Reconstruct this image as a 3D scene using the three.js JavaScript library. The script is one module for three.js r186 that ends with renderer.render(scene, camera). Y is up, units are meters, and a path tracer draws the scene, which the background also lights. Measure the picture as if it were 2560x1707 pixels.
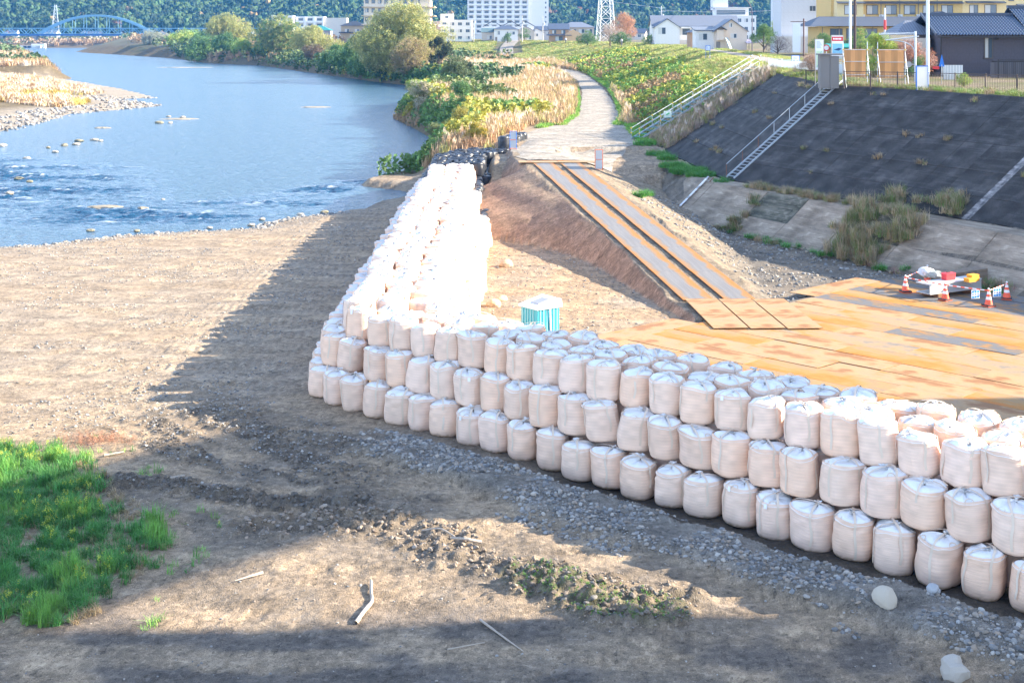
import * as THREE from 'three';
import { mergeGeometries } from 'three/addons/utils/BufferGeometryUtils.js';

// ---------------------------------------------------------------- camera, sky, sun, exposure
// plan coordinates in this file: x to the right, d = metres ahead of the camera (world z = -d), y up; y = 0 is the dry river bed
const scene = new THREE.Scene();
const camera = new THREE.PerspectiveCamera(2 * Math.atan(1626 / 3500) * 180 / Math.PI, 2560 / 3252, 0.5, 9000);
camera.setViewOffset(2560, 3252, 0, 1545, 2560, 1707);      // level camera with a shifted lens: uprights stay upright
camera.position.set(0, 13.4, 0);
camera.lookAt(0, 13.4, -100);

const SUN = new THREE.Vector3(0.915, 0.402, -0.06).normalize();
{
  const W = 512, H = 256, px = new Float32Array(W * H * 4);
  for (let r = 0; r < H; r++) for (let c = 0; c < W; c++) {
    const up = ((r + 0.5) / H - 0.5) * Math.PI, az = ((c + 0.5) / W - 0.5) * 2 * Math.PI;
    const x = Math.cos(az) * Math.cos(up), y = Math.sin(up), z = Math.sin(az) * Math.cos(up);
    const k = Math.pow(1 - Math.max(0, y), 3.2), mu = Math.max(0, x * SUN.x + y * SUN.y + z * SUN.z), glow = 0.22 * Math.pow(mu, 6);
    const i = (r * W + c) * 4;
    const low = 0.52 * Math.pow(1 - Math.max(0, y), 9); px[i] = 0.115 + 0.21 * k + glow + low * 0.92; px[i + 1] = 0.168 + 0.26 * k + glow * 0.93 + low; px[i + 2] = 0.275 + 0.29 * k + glow * 0.82 + low * 1.05; px[i + 3] = 1;
  }
  const t = new THREE.DataTexture(px, W, H, THREE.RGBAFormat, THREE.FloatType);
  t.mapping = THREE.EquirectangularReflectionMapping; t.magFilter = THREE.LinearFilter; t.needsUpdate = true;
  scene.background = t; scene.environment = t;
}
const sun = new THREE.DirectionalLight(new THREE.Color(1, 0.875, 0.69), 3.6);
sun.position.copy(SUN).multiplyScalar(400).add(new THREE.Vector3(0, 0, -90));
sun.target.position.set(0, 0, -90);
sun.castShadow = true; sun.shadow.radius = 0.6; sun.shadow.mapSize.set(4096, 4096);
Object.assign(sun.shadow.camera, { left: -160, right: 160, top: 160, bottom: -160, near: 1, far: 900 });
scene.add(sun, sun.target);
const renderer = new THREE.WebGLRenderer({ antialias: true });
renderer.toneMapping = THREE.LinearToneMapping;
renderer.toneMappingExposure = 5.7;
renderer.shadowMap.enabled = true;
scene.fog = new THREE.FogExp2(new THREE.Color(0.07, 0.38, 1.0), 0.000085);

// ---------------------------------------------------------------- helpers
const rng = (a) => () => { a = (a + 0x6d2b79f5) | 0; let t = Math.imul(a ^ (a >>> 15), 1 | a); t = (t + Math.imul(t ^ (t >>> 7), 61 | t)) ^ t; return ((t ^ (t >>> 14)) >>> 0) / 4294967296; };
const R = rng(7), rr = (a, b, r = R) => a + (b - a) * r();
const clamp = (x, a = 0, b = 1) => Math.min(b, Math.max(a, x)), lerp = (a, b, t) => a + (b - a) * t, sstep = (a, b, x) => { const t = clamp((x - a) / (b - a)); return t * t * (3 - 2 * t); };
const hash = (x, y, s = 0) => { let h = Math.imul(x | 0, 374761393) ^ Math.imul(y | 0, 668265263) ^ Math.imul(s | 0, 2246822519); h = Math.imul(h ^ (h >>> 13), 1274126177); return ((h ^ (h >>> 16)) >>> 0) / 4294967296; };
function vn(x, y, s = 0, per = 0) {      // value noise 0..1, optionally periodic
  const ix = Math.floor(x), iy = Math.floor(y), fx = x - ix, fy = y - iy, u = fx * fx * (3 - 2 * fx), v = fy * fy * (3 - 2 * fy);
  const w = per ? (n) => ((n % per) + per) % per : (n) => n;
  return lerp(lerp(hash(w(ix), w(iy), s), hash(w(ix + 1), w(iy), s), u), lerp(hash(w(ix), w(iy + 1), s), hash(w(ix + 1), w(iy + 1), s), u), v);
}
const fbm = (x, y, o = 4, s = 0, per = 0) => { let a = 0.5, t = 0, n = 0; for (let i = 0; i < o; i++) { t += a * vn(x, y, s + i, per); n += a; a *= 0.5; x *= 2; y *= 2; per *= 2; } return t / n; };
const C = (r, g, b) => new THREE.Color().setRGB(r, g, b);
const V = (x, y, d) => new THREE.Vector3(x, y, -d);

const taken = new Map();
const numbered = (n) => { const k = taken.get(n) || 0; taken.set(n, k + 1); return k ? n + '_' + String(k).padStart(3, '0') : n; };
function shade(o) { o.castShadow = true; o.receiveShadow = true; return o; }
function tag(o, label, category, group, kind) { o.userData = { ...o.userData, label, category }; if (group) o.userData.group = group; if (kind) o.userData.kind = kind; return o; }
function thing(name, label, category, x = 0, y = 0, d = 0, turn = 0, group) {
  const g = new THREE.Group(); g.name = numbered(name); g.position.set(x, y, -d); g.rotation.y = turn; scene.add(g); return tag(g, label, category, group);
}
function part(parent, name, geo, mat, label) {
  const m = shade(new THREE.Mesh(Array.isArray(geo) ? merge(geo) : geo, mat)); m.name = parent === scene ? numbered(name) : name; parent.add(m); if (label) m.userData.label = label; return m;
}
function struct(name, geo, mat, label) { const m = part(scene, name, geo, mat); m.userData = { kind: 'structure', label, category: name.replace(/_/g, ' ').split(' ').slice(-1)[0] }; return m; }
function merge(list) {
  const gs = list.map((g) => { const n = g.index ? g.toNonIndexed() : g; for (const k of Object.keys(n.attributes)) if (!['position', 'normal', 'uv', 'color'].includes(k)) n.deleteAttribute(k); return n; });
  if (gs.some((g) => g.attributes.color) && !gs.every((g) => g.attributes.color)) gs.forEach((g) => g.deleteAttribute('color'));
  return mergeGeometries(gs, false);
}
const place = (g, x = 0, y = 0, z = 0, rx = 0, ry = 0, rz = 0) => g.applyMatrix4(new THREE.Matrix4().makeRotationFromEuler(new THREE.Euler(rx, ry, rz, 'YXZ')).setPosition(x, y, z));
function box(w, h, l, x = 0, y = 0, z = 0, rx = 0, ry = 0, rz = 0) {   // uv in metres
  const g = new THREE.BoxGeometry(w, h, l), u = g.attributes.uv, dims = [[l, h], [l, h], [w, l], [w, l], [w, h], [w, h]];
  for (let i = 0; i < 24; i++) { const q = dims[i >> 2]; u.setXY(i, u.getX(i) * q[0], u.getY(i) * q[1]); }
  return place(g, x, y, z, rx, ry, rz);
}
const cyl = (r0, r1, h, x = 0, y = 0, z = 0, n = 10, rx = 0, ry = 0, rz = 0) => place(new THREE.CylinderGeometry(r1, r0, h, n), x, y, z, rx, ry, rz);
function bar(p, q, r, n = 6, r2 = r) {
  const a = new THREE.Vector3(...p), b = new THREE.Vector3(...q), v = b.clone().sub(a), g = new THREE.CylinderGeometry(r2, r, v.length(), n);
  return g.applyQuaternion(new THREE.Quaternion().setFromUnitVectors(new THREE.Vector3(0, 1, 0), v.clone().normalize())).translate(...a.add(b).multiplyScalar(0.5).toArray());
}
function beam(p, q, w, h) {   // square-section member from p to q
  const a = new THREE.Vector3(...p), b = new THREE.Vector3(...q), v = b.clone().sub(a), g = box(w, h, v.length());
  return g.applyMatrix4(new THREE.Matrix4().lookAt(b, a, new THREE.Vector3(0, 1, 0.000085))).translate(...a.add(b).multiplyScalar(0.5).toArray());
}
function prism(pts, len, x = 0, y = 0, z = 0, ry = 0) {   // outline in xy, extruded along z, centred
  const s = new THREE.Shape(pts.map((p) => new THREE.Vector2(...p)));
  return place(new THREE.ExtrudeGeometry(s, { depth: len, bevelEnabled: false }).translate(0, 0, -len / 2), x, y, z, 0, ry, 0);
}
function quadMesh(rows, uvs) {   // grid of [x,y,d] rows -> smooth sheet
  const n = rows.length, m = rows[0].length, pos = [], uv = [], idx = [];
  for (let i = 0; i < n; i++) for (let j = 0; j < m; j++) { const p = rows[i][j]; pos.push(p[0], p[1], -p[2]); const t = uvs ? uvs(i, j, p) : [p[0], p[2]]; uv.push(t[0], t[1]); }
  for (let i = 0; i < n - 1; i++) for (let j = 0; j < m - 1; j++) { const a = i * m + j, b = a + 1, c = a + m, e = c + 1; idx.push(a, b, e, a, e, c); }
  const g = new THREE.BufferGeometry(); g.setAttribute('position', new THREE.Float32BufferAttribute(pos, 3)); g.setAttribute('uv', new THREE.Float32BufferAttribute(uv, 2)); g.setIndex(idx); g.computeVertexNormals(); return g;
}
// polylines in plan
function nearest(pl, x, d) {   // distance, signed side (+ = right of the walking direction), position along, interpolated height
  let best = 1e9, side = 1, at = 0, y = 0, run = 0;
  for (let i = 0; i < pl.length - 1; i++) {
    const [ax, ay, ad] = pl[i], [bx, by, bd] = pl[i + 1], vx = bx - ax, vd = bd - ad, L2 = vx * vx + vd * vd, t = clamp(((x - ax) * vx + (d - ad) * vd) / L2), ex = x - ax - vx * t, ed = d - ad - vd * t, q = Math.hypot(ex, ed), L = Math.sqrt(L2);
    if (q < best) { best = q; side = (ex * vd - ed * vx) >= 0 ? 1 : -1; at = run + t * L; y = lerp(ay, by, t); }
    run += L;
  }
  return { q: best, side, at, y };
}
const inside = (poly, x, d) => { let c = false; for (let i = 0, j = poly.length - 1; i < poly.length; j = i++) { const [xi, di] = poly[i], [xj, dj] = poly[j]; if ((di > d) !== (dj > d) && x < (xj - xi) * (d - di) / (dj - di) + xi) c = !c; } return c; };

// ---------------------------------------------------------------- textures (tileable, computed)
function tex(n, fn, srgb = true) {
  const a = new Uint8Array(n * n * 4);
  for (let y = 0; y < n; y++) for (let x = 0; x < n; x++) { const v = fn(x / n, y / n), i = (y * n + x) * 4; for (let c = 0; c < 3; c++) a[i + c] = clamp(Array.isArray(v) ? v[c] : v) * 255; a[i + 3] = 255; }
  const t = new THREE.DataTexture(a, n, n); t.wrapS = t.wrapT = THREE.RepeatWrapping; t.magFilter = THREE.LinearFilter; if (srgb) t.colorSpace = THREE.SRGBColorSpace; t.needsUpdate = true; return t;
}
const scaled = (t, u, v = u) => { const c = t.clone(); c.repeat.set(u, v); c.needsUpdate = true; return c; };
const soilT = tex(1024, (u, v) => { const g = vn(u * 256, v * 256, 3, 256), m = fbm(u * 24, v * 24, 4, 9, 24), l = fbm(u * 5, v * 5, 3, 21, 5), st = vn(u * 90, v * 90, 33, 90) > 0.86 ? 0.1 : 0; const k = 0.64 + 0.3 * g + 0.34 * (m - 0.5) + 0.24 * (l - 0.5) + st - (vn(u * 44, v * 44, 39, 44) > 0.84 ? 0.14 : 0) + (vn(u * 38, v * 38, 49, 38) > 0.84 ? 0.13 : 0); return [k * 1.02, k, k * 0.97]; });
const soilB = tex(1024, (u, v) => 0.5 + 0.35 * (vn(u * 200, v * 200, 3, 200) - 0.5) + 0.6 * (fbm(u * 40, v * 40, 4, 9, 40) - 0.5), false);
const clothT = tex(512, (u, v) => { const w = fbm(u * 6, v * 70, 3, 4, 6 * 1), k = 0.93 + 0.045 * (vn(u * 5, v * 64, 12, 5) - 0.5) + 0.08 * (vn(u * 8, v * 8, 14, 8) - 0.5); return [k, k * (0.985 + 0.02 * w), k * 0.98]; });
const clothB = tex(512, (u, v) => { const ph = 0.06 * vn(u * 6, v * 6, 40, 6); return 0.5 + 0.32 * (vn(u * 5, (v + ph) * 46, 12, 46 * 1) - 0.5) + 0.28 * (vn(u * 9 + 3, (v + ph) * 92, 13, 92) - 0.5) + 0.3 * (vn(u * 7, v * 7, 15, 7) - 0.5); }, false);
const streak = (seed, cols, sx, sy, n = 512) => tex(n, (u, v) => { const a = fbm(u * sx, v * sy, 4, seed, 0), wx = Math.abs(u - 0.5) * 2; const b = fbm(u * 14, v * 14, 3, seed + 9, 14), t = clamp((lerp(a, vn(u * sx, v * sy, seed + 5), 0.2) - 0.3) * 1.9 + (b - 0.5) * 0.8); const i = t * (cols.length - 1), k = Math.min(cols.length - 2, Math.floor(i)), f = i - k, g = 0.94 + 0.1 * vn(u * 180, v * 180, 2, 180); return [0, 1, 2].map((c) => lerp(cols[k][c], cols[k + 1][c], f) * g); });

// ---------------------------------------------------------------- the lie of the land
const RIVER = [[-230, 10], [-140, 60], [-80, 80], [-40, 88.4], [-33.3, 91.1], [-30.9, 92.2], [-29.5, 93.7], [-28, 95.6], [-26.6, 96.8], [-24.9, 97.2], [-22.9, 98.5], [-20.6, 98.9], [-18.6, 99.8], [-18, 102.9], [-16.8, 105.7], [-13.9, 108.2], [-12.9, 110.8], [-11.8, 111.3], [-11.3, 114.7], [-10.8, 117], [-9.6, 118.8], [-8.9, 122], [-10.2, 124.5], [-13.6, 127.4], [-13.9, 129.2], [-11, 137], [-8.6, 141], [-8.7, 150], [-9.1, 166], [-9.8, 180], [-13.4, 200], [-19.2, 228], [-20, 256], [-14, 285], [-12.5, 318], [-18.9, 345], [-24.5, 364], [-35.3, 389], [-63.9, 471], [-106.7, 596], [-138, 638], [-200, 810], [-272, 988], [-330, 1230], [-365, 1285],
  [-470, 1285], [-361, 988], [-258, 743], [-136, 426], [-98, 352], [-79, 309], [-76, 300], [-84, 292], [-76, 285], [-67.4, 267], [-69.9, 256], [-75, 242], [-71.4, 195], [-88, 172], [-140, 150], [-260, 135]];
const riverEdge = [...RIVER, RIVER[0]].map(([x, d]) => [x, 0, d]);
const riverDist = (x, d) => { const q = nearest(riverEdge, x, d).q; return inside(RIVER, x, d) ? -q : q; };
const BASE = [[63, 2.7, 3.7], [28.5, 2.7, 75.7], [15.6, 2.6, 102.7], [12.5, 3.2, 128], [14, 3.4, 164], [16.6, 3.5, 213], [18, 3.5, 262], [18, 3.6, 320], [14, 3.8, 430], [-4, 4.2, 560], [-60, 4, 600], [-140, 4, 690], [-300, 4, 1000], [-420, 4, 1500]];
const CREST = [[71.7, 9.2, 7.9], [37.2, 9.2, 79.9], [24.3, 9.4, 106.9], [24.6, 9.7, 137], [30, 9.5, 180], [36, 9.4, 250], [43, 9.35, 363], [40, 9.35, 450], [33, 9.35, 530], [0, 9.35, 644], [-58, 9.35, 690], [-140, 9.35, 780], [-300, 9.35, 1080], [-400, 9.35, 1500]];
const rampLeft = (d) => 1.7 + (106 - d) * 0.1742, rampY = (d) => clamp(0.4 + (d - 68.4) / 37.6 * 3.0, 0.34, 3.4);
const yardA = (x, d) => (x - 4.9) * 0.69 - (d - 59.5) * 0.72, yardB = (x, d) => (x - 4.9) * 0.72 + (d - 59.5) * 0.69;
const yardXY = (a, b) => [4.9 + a * 0.69 + b * 0.72, 59.5 - a * 0.72 + b * 0.69];
const wallW = (x, d) => (x + 5.5) * 0.698 + (d - 49.95) * 0.716, wallE = (x, d) => (x + 5.5) * 0.716 - (d - 49.95) * 0.698;   // across and along the near bag wall
const clodLine = [[-6.5, 0, 38.2], [-5.7, 0, 38.6], [-3.3, 0, 38.5], [-1.3, 0, 35.7], [1.3, 0, 34], [3.4, 0, 32.4]], rutLine = [[-11.6, 0, 41.8], [-9.9, 0, 41.2], [-7, 0, 39.6], [-4.4, 0, 39.7]], clodHill = [[0.6, 0, 34.2], [1.9, 0, 32.7], [3.3, 0, 32.3]];
function land(x, d) {   // height and kind weights
  const rd = riverDist(x, d), nb = x > 2.5 ? sstep(0, 4, d - 98 - (x - 2.5)) : sstep(0, lerp(10, 4, sstep(-1, 2.5, x)), d - lerp(126, 98, sstep(-1, 2.5, x))), o = { rd, clod: 0, gravel: 0, wet: 0, nb };
  let yl = lerp(0, 3.4, nb), slope = 0.13;
  if (x < -60 && d > 130 && d < 420) { yl = 1.4 + 0.5 * (fbm(x * 0.03, d * 0.03, 3, 5) - 0.5); slope = 0.055; }
  else if (d > 120) { slope = lerp(0.13, 0.9, sstep(120, 126, d)); if (d < 160) yl *= lerp(sstep(-9.5, -6, x), 1, sstep(148, 160, d)); }
  let y = rd > 0 ? Math.min(yl, -0.62 + rd * slope) : -0.62 + Math.max(rd * 0.25, -1.6);
  if (x > -3 && d > 96 && d < 126) y = Math.max(y, sstep(-3, -1.4, x) * Math.min(2.9, (d - 101) * 0.23));
  const b = nearest(BASE, x, d), c = nearest(CREST, x, d);
  o.b = b; o.c = c; o.zone = 'bed';
  if (b.side > 0) {
    if (c.side > 0) { y = c.y; o.zone = 'town'; }
    else { const t = b.q / (b.q + c.q + 1e-6); y = lerp(b.y, c.y, t); o.zone = 'slope'; o.t = t; }
  } else {
    if (d > 112) y = Math.max(y, lerp(b.y, y, sstep(0, 7, b.q)));
    const k = clamp(b.y - Math.max(0, b.q - 1.9) * 0.77, -9, 9) - (d < 112 ? 0 : (d - 112) * 1.2);
    if (k > y) { y = k; o.zone = 'bench'; }
  }
  if (d > 60 && d < 122) {
    const cx = rampLeft(d) + 1.8, yr = rampY(d), s = Math.abs(x - cx), w = x < cx ? (d > 106 ? Math.max(0.5, Math.min(2.2, cx + 0.1)) : 2.2) + 0.7 * (fbm(d * 0.35, 3, 3, 48) - 0.5) : 2.3 + 0.9 * (fbm(d * 0.3, 7, 3, 49) - 0.5), k = yr - Math.max(0, s - w) * (x < cx ? (d > 104 ? lerp(0.34, 1.1, sstep(104, 108, d)) : lerp(1.15, 0.34, sstep(80, 94, d))) : lerp(0.5, 0.36, sstep(72, 84, d))) - Math.max(0, 64 - d);
    if (k > y) { y = k; o.zone = s < w ? 'ramp' : 'rampside'; }
  }
  if (d < 100) {
    const a = yardA(x, d), bb = yardB(x, d);
    const w = sstep(-1.6, 0, a) * sstep(-8, -6, bb) * (1 - sstep(20.8, 22.5, bb));
    if (w > 0 && o.zone === 'bed' && d > 25) { y = lerp(y, 0.3, w); if (w > 0.5) o.zone = 'yard'; }
  }
  if (o.zone === 'bed' && d < 130 && rd > 0) {
    y += (fbm(x * 0.16, d * 0.16, 3, 31) - 0.5) * 0.22 * sstep(0, 6, rd);
    if (d < 62) {
      const w = wallW(x, d), e = wallE(x, d);
      o.gravel = sstep(-3.9, -3.2, w + 1.1 * (fbm(x * 0.8, d * 0.8, 3, 77) - 0.5)) * (1 - sstep(-1.5, -1.0, w)) * sstep(2.5, 5, e);
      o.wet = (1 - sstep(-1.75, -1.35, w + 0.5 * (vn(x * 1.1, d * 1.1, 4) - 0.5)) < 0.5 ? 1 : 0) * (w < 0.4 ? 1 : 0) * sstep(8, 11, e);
      y += o.gravel * (0.08 + 0.3 * fbm(x * 0.7 + 8, d * 0.7, 3, 79)) - 0.1 * o.wet;
      const q1 = nearest(clodLine, x, d).q, q2 = nearest(rutLine, x, d).q, q3 = nearest(clodHill, x, d).q;
      const n = fbm(x * 0.9, d * 0.9, 3, 55);
      o.clod = Math.max(1 - sstep(0.5, 1.5, q1 + 1.6 * (n - 0.5)), 1 - sstep(0.3, 0.75, q2 + 1.0 * (n - 0.5)), 1 - sstep(0.7, 1.3, q3 + 1.2 * (n - 0.5)));
      o.hill = 1 - sstep(0.3, 1.3, q3 + 0.8 * (n - 0.5)); o.rut = 1 - sstep(0.25, 0.7, q2 + 0.9 * (n - 0.5));
      // churned strip in front of the corner of the wall
      o.churn = sstep(-9.5, -7, w) * (1 - sstep(-3.2, -1.6, w)) * (1 - sstep(5, 9, e)) * sstep(-7, -3, e) * sstep(0.35, 0.62, fbm(e * 0.35, w * 1.7, 3, 12));
      const lump = Math.abs(vn(x * 4.2, d * 4.2, 61) - 0.5) * 2, lump2 = vn(x * 2.1, d * 2.1, 62);
      y += o.clod * (0.2 * lump + 0.18 * lump2 - 0.07) + 0.22 * o.hill * lump2 + o.churn * (0.12 * lump + 0.12 * (lump2 - 0.4));
      y += 0.05 * (vn(x * 2.3, d * 2.3, 63) - 0.5) + 0.03 * (vn(x * 5.5, d * 5.5, 64) - 0.5);
      const crack = Math.abs(fbm(x * 0.55 + 5, d * 0.55, 4, 93) - 0.5); y -= 0.06 * (1 - sstep(0, 0.009, crack)) * (1 - o.gravel) * (1 - o.clod) * sstep(0.4, 0.6, fbm(x * 0.2, d * 0.2, 2, 94));
      const rough = 0.25 + 0.75 * sstep(0.42, 0.62, fbm(x * 0.33 + 4, d * 0.5, 3, 96)); y += rough * (0.035 * Math.abs(vn(x * 6.5, d * 6.5, 97) - 0.5) + 0.02 * (vn(x * 12, d * 12, 98) - 0.5));
      const arc = Math.hypot(x + 2, d - 60) ; if (w < -3.6) y -= 0.045 * rough * (sstep(0.75, 0.95, Math.sin(arc * 2.3)) * (0.6 + 0.4 * Math.sign(Math.sin(Math.atan2(x + 2, d - 60) * 190))));
    } 
    if (d > 46) {   // vehicle tracks across the gravel bank
      const m = sstep(46, 55, d) * (1 - sstep(-10, -7, x)) * sstep(2, 5, rd), tr = Math.sin((d - 60) * 2.1 + Math.sin(x * 0.2) * 1.3 + x * 0.16), cl = Math.sin(x * 15 + d * 2);
      y += m * (0.06 * (tr > 0.35 ? 1 : 0) * (0.6 * cl + 0.3) + 0.09 * (fbm(x * 0.7, d * 0.9, 3, 17) - 0.5));
    }
    if (x > -1 && d > 55) y += 0.12 * (fbm(x * 0.9, d * 0.9, 3, 71) - 0.5) + 0.05 * (vn(x * 3, d * 3, 72) - 0.5);
  }
  if (o.zone === 'rampside') y += 0.25 * (fbm(x * 0.7 + d * 0.25, d * 0.12, 3, 41) - 0.5);
  if (o.zone === 'ramp') y += 0.05 * (fbm(x, d, 3, 43) - 0.5) - 0.03;
  if ((o.zone === 'bench' && d < 114 || o.zone === 'slope' && d < 139 && x < 27) || (o.zone === 'slope' && d < 104)) y -= 0.18;   // the concrete facing lies on it
  o.y = y; return o;
}
const ground = (x, d) => land(x, d).y;
const mix3 = (a, b, t) => [lerp(a[0], b[0], t), lerp(a[1], b[1], t), lerp(a[2], b[2], t)];
const SOIL = { mud: [0.58, 0.47, 0.35], damp: [0.4, 0.345, 0.285], wet: [0.13, 0.108, 0.085], wet2: [0.21, 0.195, 0.19], pale: [0.7, 0.575, 0.43], clod: [0.2, 0.18, 0.155], gravel: [0.36, 0.36, 0.355], bank: [0.58, 0.5, 0.41], sand: [0.68, 0.52, 0.36], cut: [0.56, 0.4, 0.3], gully: [0.29, 0.27, 0.245], bar: [0.58, 0.54, 0.48], meadow: [0.27, 0.22, 0.12], turf: [0.2, 0.23, 0.07], dry: [0.36, 0.3, 0.21] };
function soil(o, x, d) {
  const n = fbm(x * 0.3, d * 0.3, 4, 101), m = fbm(x * 1.4, d * 1.4, 3, 103);
  let c;
  if (o.zone === 'slope') c = d < 118 ? SOIL.gully : mix3(SOIL.turf, SOIL.meadow, sstep(0.4, 0.65, n));
  else if (o.zone === 'town') c = mix3(SOIL.turf, SOIL.dry, sstep(0.35, 0.6, n));
  else if (o.zone === 'rampside' && x > rampLeft(d) + 1.8) c = mix3(mix3(SOIL.bank, SOIL.dry, m), SOIL.gully, (1 - sstep(0.1, 0.9, o.y)));
  else if (o.zone === 'rampside') c = mix3(SOIL.cut, SOIL.sand, 0.45 * sstep(0.45, 0.7, fbm(x * 0.8, d * 0.15, 3, 8)));
  else if (o.zone === 'ramp') c = mix3(SOIL.bank, SOIL.dry, m);
  else if (o.zone === 'yard' || o.zone === 'bench') c = mix3(SOIL.gully, SOIL.bank, m * 0.6);
  else if (x < -60 && d > 130 && d < 420 && x < -d * 0.22) c = mix3(SOIL.bar, SOIL.meadow, sstep(9, 16, o.rd));
  else if (d > 420) c = SOIL.meadow;
  else if (o.nb > 0.02) c = mix3(mix3(SOIL.sand, SOIL.bank, 0.6), SOIL.meadow, sstep(0.4, 0.9, o.nb) * sstep(146, 156, d + (x < -4 ? 20 : 0)));
  else if (x > -1.8 && wallW(x, d) > 0.5) c = mix3(x > 9 + (100 - d) * 0.1 ? SOIL.gully : SOIL.sand, x > 9 + (100 - d) * 0.1 ? SOIL.damp : SOIL.bank, sstep(0.35, 0.7, n));
  else {
    const north = sstep(46, 56, d + 6 * (n - 0.5));
    c = mix3(mix3(SOIL.mud, SOIL.damp, sstep(0.42, 0.62, n)), mix3(SOIL.bank, SOIL.mud, 0.6 * sstep(0.5, 0.62, fbm(x * 0.12, d * 0.35, 3, 15))), north);
    if (d < 36) c = mix3(c, SOIL.wet2, sstep(0.4, 0.56, fbm(x * 0.4 + 9, d * 0.4, 4, 66)) * 0.85 * (1 - sstep(31.5, 33.5, d)));
    c = mix3(c, SOIL.pale, 0.7 * sstep(0.52, 0.7, fbm(x * 0.42 + 31, d * 0.7, 4, 67)));
    c = mix3(c, SOIL.clod, o.clod * 0.55 + 0.4 * (o.rut || 0)); c = mix3(c, SOIL.clod, (o.churn || 0) * (0.4 + 0.5 * sstep(0.4, 0.6, m)));
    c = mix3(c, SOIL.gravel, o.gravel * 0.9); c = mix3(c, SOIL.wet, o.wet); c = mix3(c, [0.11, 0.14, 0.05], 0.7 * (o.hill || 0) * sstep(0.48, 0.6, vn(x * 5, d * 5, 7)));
    if (o.rd < 3 && o.rd > -1) c = mix3(c, SOIL.damp, 0.6 * (1 - sstep(0, 1.6, o.rd)));
  }
  const k = 0.86 + 0.28 * (m - 0.5) + 0.3 * (vn(x * 7, d * 7, 5) - 0.5);
  return [c[0] * k * 0.8, c[1] * k * 0.755, c[2] * k * 0.7];
}
{
  const xs = [], ds = [];
  for (let x = 0, s; x < 760;) { xs.push(x); s = 0.085 + Math.max(0, x - 11) * 0.045; x += s; }
  for (let x = -0.14, s; x > -760;) { xs.unshift(x); s = 0.085 + Math.max(0, -x - 13) * 0.045; x -= s; }
  for (let d = 8, s; d < 1500;) { ds.push(d); s = d < 28 ? 0.4 : d < 46 ? 0.085 : 0.085 + (d - 46) * 0.0115; d += s; }
  const n = xs.length, m = ds.length, pos = new Float32Array(n * m * 3), uv = new Float32Array(n * m * 2), col = new Float32Array(n * m * 3), idx = new Uint32Array((n - 1) * (m - 1) * 6);
  let p = 0;
  for (let j = 0; j < m; j++) for (let i = 0; i < n; i++, p++) {
    const x = xs[i], d = ds[j], o = land(x, d), c = soil(o, x, d);
    pos[p * 3] = x; pos[p * 3 + 1] = o.y; pos[p * 3 + 2] = -d; uv[p * 2] = (x + 0.35 * Math.sin(d * 0.31)) / 3.7; uv[p * 2 + 1] = (d + 0.35 * Math.sin(x * 0.27)) / 3.7; col.set(c, p * 3);
  }
  let q = 0;
  for (let j = 0; j < m - 1; j++) for (let i = 0; i < n - 1; i++) { const a = j * n + i; idx.set([a, a + 1, a + n + 1, a, a + n + 1, a + n], q); q += 6; }
  const g = new THREE.BufferGeometry();
  g.setAttribute('position', new THREE.BufferAttribute(pos, 3)); g.setAttribute('uv', new THREE.BufferAttribute(uv, 2)); g.setAttribute('color', new THREE.BufferAttribute(col, 3)); g.setIndex(new THREE.BufferAttribute(idx, 1)); g.computeVertexNormals();
  struct('ground', g, new THREE.MeshStandardMaterial({ vertexColors: true, map: soilT, bumpMap: soilB, bumpScale: 0.03, roughness: 0.95 }), 'dry river bed of mud, sand and gravel with the grassed banks beyond');
}

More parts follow.
